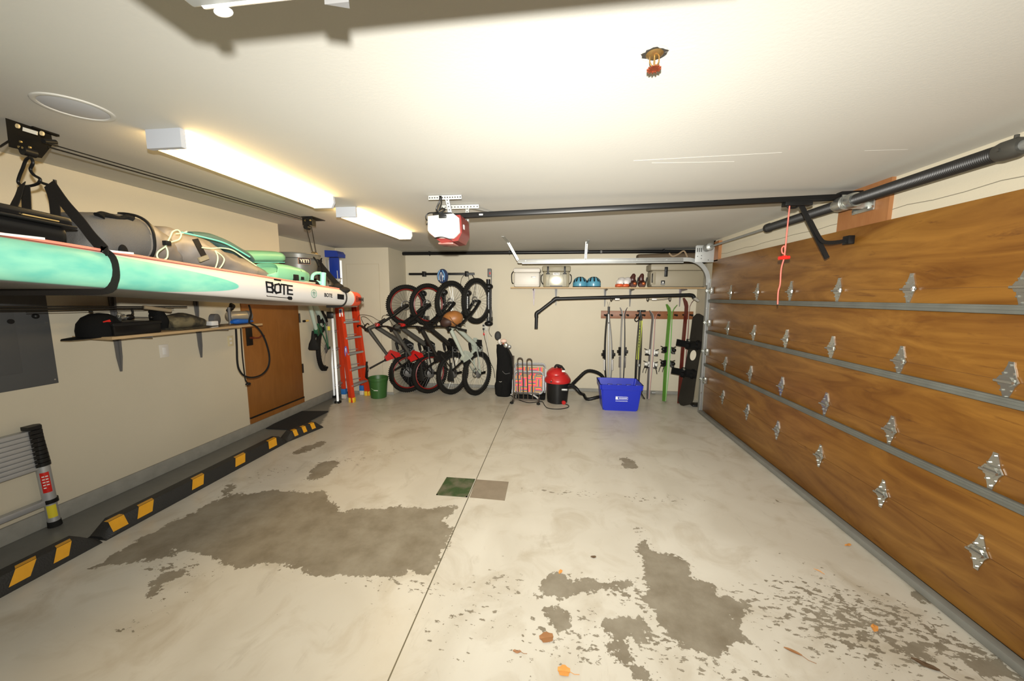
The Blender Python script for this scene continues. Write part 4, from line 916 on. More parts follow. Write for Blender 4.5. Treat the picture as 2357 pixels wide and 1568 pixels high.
# ================================================================ FLOOR THINGS ON THE LEFT
stopm = mat('black_rubber_block', (.016, .016, .015), .6, bump=.25, bscale=120)
yelm = mat('yellow_reflective_patch', (.62, .30, .014), .45, var=.12, vscale=30)
def stop(p0, p1, marks, label, w=.15, h=.10):
    p0 = V((*p0, 0)); p1 = V((*p1, 0)); d = (p1-p0).normalized(); s = V((d.y, -d.x, 0)); L = (p1-p0).length
    t = thing('wheel_stop', label, 'wheel stop', (p0+p1)/2, 'rubber wheel stops along the left of the floor')
    sec = [(-w/2, 0), (-w/2, .022), (-w*.27, h), (w*.27, h), (w/2, .022), (w/2, 0)]
    def R(u, e=1, k=1): return [p0+d*u+s*x*k+V((0, 0, z*e)) for x, z in sec]
    build('block', MB().loft([R(0, .25), R(.012, .30), R(.085, 1), R(L-.085, 1), R(L-.012, .30), R(L, .25)]), stopm, t)
    a = V((w/2, 0, .022)); b = V((w*.27, 0, h))
    for (u, lw, sk) in marks:   # yellow parallelograms wrapping the sloped front face and top
        for sgn, faces in ((1, True),):
            def F(uu, v, o=.003): # v 0..1 up the front slope, 1..2 across the top
                if v <= 1: x = a.x+(b.x-a.x)*v; z = a.z+(b.z-a.z)*v
                else: x = b.x-(v-1)*w*.54; z = b.z
                n_ = V((0, 0, 1)) if v > 1 else (s*.8+V((0, 0, .55)))
                return p0+d*uu+s*x+V((0, 0, z))+n_*o
            vs = [F(u-lw/2-sk, .12), F(u+lw/2-sk, .12), F(u+lw/2, 1), F(u-lw/2, 1)]
            vs2 = [F(u-lw/2, 1.001), F(u+lw/2, 1.001), F(u+lw/2+sk*.35, 1.42), F(u-lw/2+sk*.35, 1.42)]
            build('yellow_patch', MB().faces(vs+vs2, [(0, 1, 2, 3), (4, 5, 6, 7)]), yelm, t)
    return t
sx0 = -3.06
stop((sx0, .12), (sx0, 1.90), [(.32, .10, .05), (.72, .10, .05), (1.13, .10, .05), (1.455, .085, .05), (1.62, .07, .04)], 'nearest black rubber wheel stop with yellow patches, cut off by left edge')
stop((sx0, 1.92), (sx0+.0, 3.60), [(.09, .09, .0), (.28, .10, .04), (.68, .10, .04), (1.10, .11, .04), (1.50, .11, .03)], 'middle black rubber wheel stop with four yellow patches beside worn floor stain')
stop((sx0+.0, 3.615), (-2.955, 4.10), [(.12, .05, .0), (.24, .05, .0), (.36, .055, .0)], 'short farthest black wheel stop with three yellow patches beside black mat', h=.095)
mq = [fl(*q) for q in ((612, 988), (672, 991), (756, 948), (681, 948))]
single('floor_mat', MB().prism([(p[0], p[1]) for p in mq], (0, 0, .001), (1, 0, 0), (0, 1, 0), .011), mat('black_mat', (.008, .009, .010), .8, bump=.3, bscale=300), 'flat black rubber doormat on the floor in front of the wooden door', 'mat', loc=(-3.35, 4.2, 0), smooth=False)
# --- drain grate and patched square
t = thing('drain_grate', 'mossy green square floor drain grate left of the concrete joint', 'drain', (-.83, 2.9, 0))
gq = [(-.965, 2.752), (-.70, 2.752), (-.70, 3.05), (-.965, 3.05)]
mossm = mat('mossy_iron', (.10, .15, .06), .7)
n = N(mossm); n.col(n.mix(n.ramp(n.noise(n.map(), 7, 4), (.40, 0.), (.58, 1.)), (.11, .105, .062), (.033, .062, .016)))
build('pit_plate', MB().box((-.965, 2.752, -.004), (-.70, 3.05, .0012)), mat('dark_pit', (.03, .035, .02), .9), t)
mb = MB()
for a, b in (((-.965, 2.752), (-.70, 2.764)), ((-.965, 3.038), (-.70, 3.05)), ((-.965, 2.752), (-.953, 3.05)), ((-.712, 2.752), (-.70, 3.05))): mb.box((*a, 0), (*b, .005))
build('frame', mb, mossm, t)
for k in range(19): build('slat', MB().box((-.953, 2.768+k*.0142, 0), (-.712, 2.777+k*.0142, .004)), mossm, t)
for x in (-.88, -.79): build('cross_bar', MB().box((x-.004, 2.764, 0), (x+.004, 3.038, .0042)), mossm, t)
pm2 = mat('rough_patched_concrete', (.24, .195, .14), .8)
n = N(pm2); n.col(n.mix(n.noise(n.map(), 9, 6, .6), (.17, .135, .095), (.28, .235, .175)))
single('floor_patch', MB().prism([(-.678, 2.752), (-.385, 2.742), (-.392, 3.045), (-.690, 3.05)], (0, 0, -.001), (1, 0, 0), (0, 1, 0), .0025), pm2, 'brown square concrete patch right of the green drain grate', 'floor patch', smooth=False)
# --- fallen leaves
leafm = [mat('dry_brown_leaf', (.28, .13, .05), .7), mat('orange_leaf', (.60, .26, .06), .7), mat('dark_leaf', (.10, .06, .03), .7)]
def leaf(px, py, r, k, label, asp=.7, rot=0, stem=0):
    c = V((*fl(px, py), .002)); mb = MB(); pts = []
    for j in range(14):
        a = 2*pi*j/14; rr = r*(1+.10*sin(5*a)); pts.append((cos(a)*rr, sin(a)*rr*asp))
    R_m = Matrix.Translation(c) @ Matrix.Rotation(rot, 4, 'Z')
    vs = [V((0, 0, .004))]+[V((x, y, .001+.006*abs(sin(3*atan2(y, x))))) for x, y in pts]
    mb.faces([R_m @ v for v in vs], [(0, 1+j, 1+(j+1) % 14) for j in range(14)])
    bmesh.ops.solidify(mb.bm, geom=mb.bm.faces[:], thickness=.0008)
    if stem: mb.tube([R_m @ V((r*.9, 0, .003)), R_m @ V((r*1.6, -r*.4, .005)), R_m @ V((r*2.4, -r*.3, .004))], .0012, 5)
    single('fallen_leaf', mb, leafm[k], label, 'leaf', 'dry leaves on the garage floor')
leaf(1258, 1470, .035, 0, 'brown leaf on the floor below the small round worn patch', .8, .3)
leaf(1298, 1547, .028, 1, 'round orange leaf with a long stem near the bottom edge', .9, 0, 1)
leaf(1290, 1318, .018, 1, 'tiny orange leaf lying at the tip of a worn patch', .6, 1.2)
leaf(1952, 1256, .028, 1, 'small orange leaf beside the foot of the garage door', .35, .4)
leaf(2013, 1448, .028, 1, 'tiny orange brown leaf among speckles at lower right', .5, .9)
leaf(1825, 1502, .035, 0, 'long thin brown leaf below the large worn patch', .25, -.5, 1)
leaf(2130, 1532, .045, 2, 'dark curled leaf in the bottom right corner near the door', .35, -.6, 1)
leaf(1366, 1284, .018, 2, 'small dark leaf right of the central floor joint', .6, .2)
leaf(1190, 1502, .020, 0, 'small curled leaf with a stem left of the orange leaf', .4, 0, 1)
leaf(1885, 1317, .028, 1, 'thin orange twig-like leaf right of the large worn patch', .15, -.9)
# ================================================================ LADDERS, BUCKET
def rail(mb, p, q, w, t_, face): # channel rail between two points
    d = (V(q)-V(p)).normalized(); s_, u_ = frame_for(d, face)
    return mb.sweep([p, q], [(-w/2, -t_/2), (w/2, -t_/2), (w/2, t_/2), (w/2-.006, t_/2), (w/2-.006, -t_/2+.006), (-w/2+.006, -t_/2+.006), (-w/2+.006, t_/2), (-w/2, t_/2)], ref=face)
lad = thing('stepladder', 'orange fibreglass stepladder with yellow feet standing under the tail of the board', 'ladder', (-3.15, 5.3, 0))
def onfl(px, y): q = at(px, 900, 'y', y); return V((q.x, y, 0))
A0 = fl(811, 926); A0 = V((*A0, 0)); B0 = onfl(846, 5.56)
A1 = at(781, 690, 'y', 5.26); B1 = at(817, 690, 'y', 5.52)
C0 = V((*fl(793, 917), 0)); D0 = onfl(834, 5.60); C1 = at(775, 690, 'y', 5.36); D1 = at(812, 690, 'y', 5.60)
sd_ = (B1-A1).normalized(); out = sd_.cross(V((0, 0, 1)))
build('step_rail', rail(MB(), A0, A1, .075, .060, sd_), orange, lad); build('step_rail', rail(MB(), B0, B1, .075, .050, -sd_), orange, lad)
build('rear_rail', rail(MB(), C0, C1, .055, .045, sd_), orange, lad); build('rear_rail', rail(MB(), D0, D1, .055, .04, -sd_), orange, lad)
for k in range(6):
    u = .16+k*.155; a = A0.lerp(A1, u); b = B0.lerp(B1, u); m = Matrix((( b-a).normalized(), out, V((0, 0, 1)))).transposed().to_4x4(); m.translation = (a+b)/2
    L = (b-a).length/2
    st = build('step', MB().box((-L, -.042, -.014), (L, .042, .014), m, .003), alu, lad)
    if k < 5:
        c = C0.lerp(C1, u+.02); d = D0.lerp(D1, u+.02); build('rear_brace', MB().strap([c, d], .03, .008, (0, 0, 1)), alu, lad)
build('foot', MB().box((-.045, -.03, 0), (.045, .03, .075), Matrix.Translation(A0), .006), yellow, lad); build('foot', MB().box((-.045, -.03, 0), (.045, .03, .075), Matrix.Translation(B0), .006), yellow, lad)
for c in (C0, D0):
    build('rear_foot', MB().box((-.035, -.03, 0), (.035, .03, .075), Matrix.Translation(c), .006), offw, lad); build('blue_boot', MB().box((-.038, -.032, .07), (.038, .032, .16), Matrix.Translation(c), .006), mat('blue_boot_plastic', (.02, .14, .42), .5), lad)
fA = (EYE-A0); fA.z = 0; fA.normalize(); sA_ = V((0, 0, 1)).cross(fA)
c = A0.lerp(A1, .50)+fA*.042
build('blue_label', MB().prism([(cos(a)*.020, sin(a)*.085) for a in np.linspace(0, 2*pi, 20, endpoint=False)], c, sA_, (0, 0, 1), .002), mat('blue_label_print', (.03, .04, .35), .5), lad)
build('white_label_line', MB().box((-.006, -.055, .002), (.006, .055, .0035), Matrix.Translation(c) @ Matrix((sA_, V((0, 0, 1)), fA)).transposed().to_4x4()), white, lad)
c = A0.lerp(A1, .875)+fA*.042
build('white_label', MB().box((-.026, -.06, 0), (.026, .06, .002), Matrix.Translation(c) @ Matrix((sA_, V((0, 0, 1)), fA)).transposed().to_4x4()), white, lad)
build('blue_label', MB().box((-.022, -.0, .001), (.010, .05, .003), Matrix.Translation(c) @ Matrix((sA_, V((0, 0, 1)), fA)).transposed().to_4x4()), mat('blue_label_ink', (.03, .05, .30), .5), lad)
# folded aluminium stepladder with blue cap
al = thing('stepladder', 'tall folded aluminium stepladder with blue top cap leaning in the back corner', 'ladder', (-3.45, 5.2, 0))
P0 = V((*fl(778, 928), 0)); P1 = at(757, 600, 'y', 5.50); Q0 = V((*fl(798, 905), 0)); Q1 = at(784, 600, 'y', 5.60)
for p_, q_, nm in ((P0, P1, 'front_rail'), (Q0, Q1, 'front_rail')): build(nm, rail(MB(), p_, q_, .072, .028, (1, .6, 0)), alu, al)
R0 = V((*fl(770, 915), 0)); R1 = at(750, 604, 'y', 5.58); build('rear_rail', rail(MB(), R0, R1, .05, .024, (1, .6, 0)), alu, al)
for k in range(7):
    u = .12+.125*k; a = P0.lerp(P1, u); b = Q0.lerp(Q1, u); build('step', MB().strap([a, b], .07, .02, (0, 0, 1)), alu, al)
for c in (P0, Q0, R0): build('foot', MB().box((-.04, -.035, 0), (.04, .035, .035), Matrix.Translation(c), .005), rubber, al)
cc = at(769, 592, 'y', 5.50)
bl2 = mat('royal_blue_plastic', (.012, .04, .30), .4)
cap = build('top_cap', MB().prism([(-.135, -.03), (-.13, .03), (-.10, .075), (.11, .065), (.145, .02), (.14, -.03)], cc+V((0, .08, .02)), (1, 0, 0), (0, 0, 1), .20), bl2, al)
build('paint_tray', MB().box((-.03, -.012, -.34), (.13, .02, -.02), Matrix.Translation(cc+V((.01, -.10, 0))), .01), bl2, al)
build('tray_rim', MB().box((-.05, -.008, -.39), (.14, .02, -.345), Matrix.Translation(cc+V((.01, -.10, 0))), .006), offw, al)
build('side_stay', MB().strap([cc+V((-.09, -.11, -.05)), cc+V((-.06, -.11, -.37))], .05, .006, (0, 1, 0)), alu, al)
build('hinge_arm', MB().tube([cc+V((.11, -.11, -.22)), cc+V((.12, -.11, -.55)), cc+V((.05, -.10, -.62))], .008), alu, al)
build('yellow_sticker', MB().box((-.02, -.002, -.03), (.02, .002, .03), Matrix.Translation(at(757, 756, 'y', 5.18))), mat('yellow_sticker', (.75, .65, .08), .5), al)
# yellow-blue tool behind the ladder's foot
gc = V((*fl(867, 917), 0)); gb = thing('plastic_bucket', 'dark green plastic bucket on the floor beside the orange stepladder', 'bucket', gc)
gm_ = mat('green_bucket_plastic', (.026, .095, .018), .45); gc.y += .075
build('tub', MB().lathe([(.118, .0), (.122, .004), (.148, .30), (.156, .30), (.157, .335), (.150, .338), (.146, .33), (.12, .02)], gc, (0, 0, 1), n=36), gm_, gb)
build('rim_ring', MB().torus(gc+V((0, 0, .28)), (0, 0, 1), .150, .004, N=36, n=6), gm_, gb)
build('label', MB().box((-.035, -.003, -.006), (.035, .001, .006), Matrix.Translation(gc+V((.025, -.137, .145)))), white, gb)
build('label_sprig', MB().tube(cr([gc+V((-.05, -.140, .175)), gc+V((-.01, -.143, .155)), gc+V((.02, -.141, .14))]), .002, 5), mat('pale_green_print', (.35, .55, .30), .6), gb)

# ================================================================ BICYCLES
tyre_m = mat('tyre_rubber', (.010, .0095, .008), .85, bump=.5, bscale=60, spec=.2)
spoke_m = mat('spoke_steel', (.30, .30, .29), .35, .8)
def bike(label, pos, u, r, wb, fc, fc2, rimc, name='bicycle', stan=None, spokes=28, group='bicycles hanging at the back wall', lean=None, post=.22, knob=True, bars=.37):
    """bike in its own frame (rear axle at origin, x forward, z up) hung with its front wheel up; u = direction its saddle points"""
    t = thing(name, label, 'bicycle', (0, 0, 0), group)
    def B(nm, mb, m, par=None): return build(nm, mb, m, par if par is not None else t, world=False)
    if fc2 is None: fc2 = fc
    for wx, nm in ((0, 'rear_wheel'), (wb, 'front_wheel')):
        tb = MB().torus((wx, 0, 0), (0, 1, 0), r-.033, .033, N=56, n=10)
        tr = B('tyre', tb, tyre_m)
        if knob:
            kb = MB()
            for k in range(64):
                a = 2*pi*k/64; m = Matrix.Translation(V((wx, 0, 0))) @ Matrix.Rotation(a, 4, 'Y')
                for yy in (-.024, -.006, .012): kb.box((r-.008, yy, -.006), (r+.004, yy+.012, .006), m)
            build('tread', kb, tyre_m, tr, world=False, smooth=False)['kind'] = 'stuff'
        rm = B('rim', MB().torus((wx, 0, 0), (0, 1, 0), r-.074, .012, N=56, n=8, ry=.016), rimc)
        sp = MB()
        for k in range(spokes):
            a = 2*pi*k/spokes; b = a+(.5 if k % 2 else -.5); y = .028 if (k//2) % 2 else -.028
            sp.cyl((wx+cos(b)*.022, y, sin(b)*.022), (wx+cos(a)*(r-.08), 0, sin(a)*(r-.08)), .0013, n=4, cap=False)
        so = B('spokes', sp, spoke_m); so['kind'] = 'stuff'
        B('hub', MB().lathe([(.014, -.055), (.026, -.035), (.016, -.02), (.016, .02), (.026, .035), (.014, .055)], (wx, 0, 0), (0, 1, 0), n=14), blackm)
        rot = MB().torus((wx, .042, 0), (0, 1, 0), .072, .008, N=30, n=6, ry=.0012)
        for k in range(5): a = 2*pi*k/5; rot.cyl((wx, .042, 0), (wx+cos(a)*.07, .042, sin(a)*.07), .003, n=5)
        B('brake_rotor', rot, spoke_m)
    B('cassette', MB().lathe([(.028, -.028), (.075, -.03), (.062, -.038), (.045, -.046), (.03, -.052)], (0, 0, 0), (0, 1, 0), n=28), greymet)
    bb = V((.43, 0, -.01)); st = V((.255, 0, .385)); ht = V((.785, 0, .635)); hb = V((.825, 0, .53))
    fr = MB(); T = lambda p, q, a, b=None, n=12: fr.tube([V(p), V(p).lerp(V(q), .5), V(q)], (lambda i, tt: a+((b or a)-a)*tt), n)
    T(bb, hb, .044, .034); T((.29, 0, .32), ht, .024, .032); T(bb, st, .026, .020); T(ht, hb, .032); T(bb+V((0, -.045, 0)), bb+V((0, .045, 0)), .030)
    B('frame', fr, fc)
    rr = MB()
    for y in (-.062, .062):
        rr.tube([V((0, y, 0)), V((.15, y*.9, .012)), V((.40, y*.6, .05))], .011); rr.tube([V((0, y, 0)), V((.16, y*.9, .14)), V((.36, y*.55, .30))], .009)
    B('rear_triangle', rr, blackm if fc2 is redf else fc2)
    B('yoke', MB().prism([(.24, .37), (.30, .40), (.42, .30), (.36, .16), (.30, .13), (.28, .22)], (0, -.03, 0), (1, 0, 0), (0, 0, 1), -.06), fc2)
    B('motor_shell', MB().prism([(.36, -.08), (.50, -.09), (.60, .05), (.50, .12), (.38, .08)], (0, -.035, 0), (1, 0, 0), (0, 0, 1), -.07), blackm if fc is not wgf else fc)
    B('shock', MB().cyl((.35, 0, .16), (.60, 0, .215), .010).cyl((.42, 0, .175), (.53, 0, .20), .022), blackm)
    # fork
    fk = MB()
    for y in (-.062, .062): fk.tube([V((.985, y, .245)), V((1.08, y, .12)), V((wb, y, 0))], .025)
    fk.tube(cr([V((.975, -.062, .25)), V((.985, -.05, .30)), V((1.0, 0, .335)), V((.985, .05, .30)), V((.975, .062, .25))]), .010); B('fork_lowers', fk, blackm)
    sg_ = MB()
    for y in (-.062, .062): sg_.cyl((.845, y, .485), (.99, y, .24), .020, n=12)
    B('stanchions', sg_, stan or blackm); B('fork_crown', MB().box((-.03, -.085, -.022), (.03, .085, .022), Matrix.Translation(V((.84, 0, .50))) @ Matrix.Rotation(.5, 4, 'Y'), .008), fc2 if fc2 is not fc else blackm)
    # cockpit
    bar = V((.835, 0, .735)); B('stem', MB().cyl((.775, 0, .665), bar, .018).cyl((.785, 0, .63), (.765, 0, .69), .022), blackm)
    hbz = MB().tube(cr([bar+V((-.04, -bars, .0)), bar+V((-.01, -.2, .01)), bar, bar+V((-.01, .2, .01)), bar+V((-.04, bars, .0))]), .012); B('handlebar', hbz, blackm)
    for s_ in (-1, 1):
        B('grip', MB().cyl(bar+V((-.025, s_*(bars-.13), 0)), bar+V((-.042, s_*(bars+.01), 0)), .017).cyl(bar+V((-.042, s_*bars, 0)), bar+V((-.044, s_*(bars+.012), 0)), .021), rubber)
        B('brake_lever', MB().tube(cr([bar+V((-.01, s_*(bars-.17), .0)), bar+V((.035, s_*(bars-.15), -.02)), bar+V((.055, s_*(bars-.10), -.03)), bar+V((.045, s_*(bars-.03), -.035))]), .006).cyl(bar+V((-.01, s_*(bars-.19), .0)), bar+V((.03, s_*(bars-.16), -.01)), .012), blackm)
    B('cables', MB().tube(cr([bar+V((.03, -.18, 0)), bar+V((.14, -.10, .02)), bar+V((.13, 0, -.08)), V((.83, .03, .52)), V((.7, .03, .38))]), .003, 6).tube(cr([bar+V((.03, .18, 0)), bar+V((.16, .12, .0)), bar+V((.15, .02, -.15)), V((.90, .05, .42)), V((1.0, .075, .22)), V((wb-.03, .07, .05))]), .003, 6), black)
    # saddle and post
    sp_ = V((.255, 0, .385)); d = (sp_-bb).normalized(); tp_ = sp_+d*post
    B('seatpost', MB().cyl(sp_-d*.03, tp_, .014).cyl(sp_-d*.05, sp_+d*.01, .024), blackm)
    sd2 = MB()
    sec = []
    for xx, w, z in ((-.14, .060, .012), (-.12, .072, .022), (-.05, .060, .016), (.02, .030, .012), (.09, .020, .012), (.135, .014, .006)):
        sec.append([tp_+V((xx-.02, cos(a)*w, .03+z+sin(a)*.016)) for a in np.linspace(0, 2*pi, 12, endpoint=False)])
    sd2.loft(sec); sd2.tube([tp_+V((-.08, .02, .03)), tp_+V((-.02, .02, .008)), tp_+V((.08, .01, .03))], .004, 5); B('saddle', sd2, rubber)
    # drivetrain
    dm = bb+V((0, -.055, 0)); cr_ = MB().torus(dm, (0, 1, 0), .066, .008, N=30, n=6, ry=.002)
    for k in range(4): a = 2*pi*k/4+.5; cr_.cyl(dm, dm+V((cos(a)*.066, 0, sin(a)*.066)), .006, n=5)
    B('chainring', cr_, greymet)
    for s_, ca in ((-1, .9), (1, .9+pi)):
        e = bb+V((cos(ca)*.17, s_*.075, sin(ca)*.17)); co = B('crank_arm', MB().cyl(bb+V((0, s_*.06, 0)), e, .015, .011).cyl(bb+V((0, s_*.03, 0)), bb+V((0, s_*.075, 0)), .014), blackm)
        pe = MB().box((-.05, 0, -.009), (.05, .095*s_, .009), Matrix.Translation(e+V((0, s_*.02, 0))), .004) if s_ > 0 else MB().box((-.05, -.095, -.009), (.05, 0, .009), Matrix.Translation(e+V((0, s_*.02, 0))), .004)
        build('pedal', pe, blackm, co, world=False)
    ch = MB(); ch.tube([V((.0, -.045, .045)), V((.43, -.055, .058))], .0035, 5).tube([V((.43, -.055, -.075)), V((.05, -.045, -.10)), V((.0, -.045, -.13)), V((-.02, -.045, -.06))], .0035, 5)
    B('chain', ch, greymet); B('derailleur', MB().box((-.02, -.06, -.15), (.02, -.045, -.03), None, .005).cyl((0, -.06, -.13), (0, -.04, -.13), .02), blackm)
    u = V((u[0], u[1], u[2] if len(u) > 2 else 0)).normalized(); X = V((0, 0, 1)) if lean is None else V(lean).normalized()
    u = (u-X*u.dot(X)).normalized(); Y = u.cross(X)
    m = Matrix((X, Y, u)).transposed().to_4x4(); m.translation = V(pos); t.matrix_world = m
    return t
redrim = mat('red_black_rim', (.20, .012, .009), .4); blkrim = mat('black_rim', (.02, .02, .02), .4)
dgf = mat('graphite_frame_paint', (.06, .058, .052), .35, .2); bkf = mat('black_frame_paint', (.012, .011, .010), .3); redf = mat('red_frame_paint', (.42, .012, .010), .3)
wgf = mat('pale_grey_green_frame_paint', (.37, .41, .35), .3)
def hang(px, py, y, r): p = at(px, py, 'y', y); return V((p.x, p.y, r+.004))
def dirv(a): return (-cos(radians(a)), -sin(radians(a)))
bike('leftmost of the four hanging bikes, graphite frame with red rear stays and rims', hang(941, 863, 5.86, .34), dirv(42), .34, 1.15, dgf, redf, redrim, post=.28)
bike('second hanging bike from the left, graphite frame with red swingarm and rims', hang(990, 866, 5.85, .345), dirv(52), .345, 1.16, dgf, redf, redrim, post=.28)
bike('third hanging bike from the left, all black frame and wheels', hang(1043, 866, 5.84, .357), dirv(60), .357, 1.18, bkf, bkf, blkrim, post=.26)
bike('rightmost of the four hanging bikes, pale grey green frame and black wheels', hang(1099, 868, 5.84, .368), dirv(64), .368, 1.20, wgf, wgf, blkrim, post=.24)
whf = mat('white_green_frame_paint', (.40, .49, .43), .35); grf = mat('dark_green_frame_paint', (.02, .10, .05), .35)
p = at(746, 803, 'y', 5.25)
bike('green and white bicycle hanging on the left wall between door and ladders', (p.x, p.y, p.z), (.34, -.94), .345, 1.05, whf, grf, blkrim, group='bicycle on the left wall', post=.10, bars=.32)
t = thing('bike_hook', 'black wall hook holding the green and white bicycle', 'hook', (XL, p.y, 2.2))
build('hook', MB().tube(cr([(XL+.01, p.y+.02, 2.05), (XL+.10, p.y+.02, 2.05), (p.x-.05, p.y+.02, 2.08), (p.x+.02, p.y, 2.16), (p.x+.05, p.y, 2.22)]), .008), blackm, t); build('plate', MB().box((XL, p.y-.02, 1.98), (XL+.012, p.y+.06, 2.12), bev=.003), blackm, t)
t = thing('amber_reflector', 'small amber lit reflector on the left wall between door and hung bicycle', 'reflector', at(701, 739, 'x', XL))
c = at(701, 739, 'x', XL); build('housing', MB().cyl(c+V((.02, -.05, 0)), c+V((.02, -.02, 0)), .016), black, t); build('lens', MB().cyl(c+V((.02, -.02, 0)), c+V((.02, .05, .003)), .013), mat('amber_lens', (.85, .55, .15), .2), t)
# --- wall rail, swivel racks
t = thing('wall_rail', 'black horizontal rail on the back wall above the hanging bikes', 'rail', (-2, YB, 2.03))
mb = MB().box((-2.60, 6.245, 2.015), (-1.42, 6.285, 2.055), bev=.004); build('bar', mb, blackm, t)
for x in (-2.33, -1.56): build('clip', MB().box((x-.025, 6.235, 1.99), (x+.025, 6.329, 2.08), bev=.004), blackm, t)
build('silver_tip', MB().box((-2.62, 6.25, 2.02), (-2.60, 6.28, 2.05)), galv, t)
for i, (px, y0, y1, yy) in enumerate(((973, 676, 742, 6.10), (1021, 673, 740, 6.08), (1076, 675, 730, 6.12), (1125, 660, 745, 6.10))):
    t = thing('bike_rack_arm', ['leftmost black swivel rack arm behind second hanging bike', 'black swivel rack arm behind third hanging bike', 'black swivel rack arm behind rightmost hanging bike', 'empty black swivel rack arm right of the hanging bikes'][i], 'bike rack', at(px, y1, 'y', yy), 'swivel bike racks on the back wall')
    a = at(px, y0, 'y', yy); b = at(px, y1, 'y', yy)
    build('post', MB().cyl(a+V((-.024, 0, 0)), b+V((-.024, 0, 0)), .016).cyl(a+V((.024, 0, 0)), b+V((.024, 0, 0)), .016), blackm, t)
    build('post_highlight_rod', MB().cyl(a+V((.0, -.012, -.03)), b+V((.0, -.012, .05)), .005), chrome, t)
    build('top_knob', MB().ball(a, (.075, .06, .055)), blackm, t); build('tray', MB().ball(b, (.075, .06, .045)), blackm, t)
    build('wall_plate', MB().box((a.x-.03, yy+.03, b.z), (a.x+.03, YB, b.z+.10), bev=.005), blackm, t)
    if i == 3:
        build('upper_sleeve', MB().cyl(at(px-1, 643, 'y', yy), at(px-1, 668, 'y', yy), .036), blackm, t); build('end_block', MB().box((-.035, -.02, -.07), (.03, .02, .07), Matrix.Translation(at(1127, 628, 'y', 6.2)), .008), greymet, t)
        build('red_mark', MB().box((.0, -.024, -.03), (.02, -.02, .01), Matrix.Translation(at(1127, 628, 'y', 6.2))), redm, t)
        build('thin_post', MB().cyl(at(1131, 620, 'y', 6.25), at(1131, 735, 'y', 6.25), .008), greymet, t)
        build('foot_arm', MB().tube(cr([at(1084, 741, 'y', 6.0), at(1100, 739, 'y', 6.05), at(1124, 737, 'y', 6.1)]), .006), chrome, t)
t = thing('hanging_cords', 'thin dark charging cords hanging beside the hanging bikes from the rail', 'cord', at(1085, 650, 'y', 6.2))
for pts in (((1060, 658), (1062, 643), (1068, 634), (1076, 632)), ((1078, 634), (1080, 650), (1082, 680)), ((1086, 632), (1092, 645), (1092, 670), (1086, 690)), ((1087, 632), (1095, 650), (1094, 680)), ((1134, 735), (1128, 750), (1126, 765), (1132, 775)), ((1131, 660), (1130, 700), (1133, 722), (1132, 740))):
    build('cord', MB().tube(cr([at(x_, y_, 'y', 6.22) for x_, y_ in pts]), .004, 6), black, t)
t = thing('wall_outlet', 'grey outlet box with two plugs and a conduit near the rightmost hanging bike', 'outlet', at(1119, 754, 'y', YB))
c = at(1118, 753, 'y', YB); build('box', MB().box((-.05, -.04, -.065), (.05, 0, .065), Matrix.Translation(c), .006), mat('beige_grey_box', (.48, .46, .38), .5), t)
for dz in (-.03, .03): build('plug', MB().box((-.045, -.065, dz-.015), (-.01, -.04, dz+.015), Matrix.Translation(c), .004), black, t)
build('conduit', MB().cyl(c+V((.03, -.012, -.06)), V((c.x+.03, YB-.012, .06)), .012), mat('painted_conduit', (.55, .52, .43), .5), t)
build('cord', MB().tube(cr([at(x_, y_, 'y', 6.2) for x_, y_ in ((1113, 757), (1115, 775), (1121, 800), (1127, 830), (1136, 850), (1139, 870))]), .005, 6), black, t)
build('red_plug', MB().box((-.014, -.01, -.022), (.014, .01, .022), Matrix.Translation(at(1114, 769, 'y', 6.2)), .004), redm, t)
# --- helmets and leather bag on the bikes
t = thing('bike_helmet', 'blue and black bike helmet hanging from the black wall rail', 'helmet', at(1019, 652, 'y', 6.1))
c = at(1019, 636, 'y', 6.1)
shell = mat('dark_blue_helmet_shell', (.03, .05, .12), .3)
build('shell', MB().ball(c, (.098, .085, .125), 24, 16), shell, t)
hv = mat('light_blue_helmet_stripe', (.16, .36, .62), .3)
for s_ in (-1, 1):
    build('vent', MB().tube(cr([c+V((s_*.02, -.083, .095)), c+V((s_*.055, -.080, .02)), c+V((s_*.045, -.075, -.07))]), .010, 6), hv, t)
    build('vent', MB().tube(cr([c+V((s_*.006, -.088, .06)), c+V((s_*.022, -.092, -.02)), c+V((s_*.015, -.080, -.09))]), .006, 6), white, t)
t = thing('leather_helmet', 'tan leather-look round helmet sitting over bars of third hanging bike', 'helmet', at(1041, 750, 'y', 5.25))
c = at(1042, 734, 'y', 5.25); lm = mat('tan_leather', (.25, .10, .026), .45, var=.35, vscale=12)
m_ = Matrix.Rotation(-.25, 3, 'Y')
build('crown', MB().ball(c, (.158, .13, .118), 28, 18, m_.to_4x4()), lm, t)
build('opening_band', MB().ball(c+V((-.065, -.062, -.045)), (.108, .085, .075), 20, 12, m_.to_4x4()), mat('dark_leather_lining', (.03, .011, .007), .6), t)
build('edge_trim', MB().torus(c+V((-.03, -.03, -.045)), V((-.45, -.3, -.8)), .125, .007, N=30, n=6), mat('dark_leather_edge', (.05, .02, .01), .6), t)

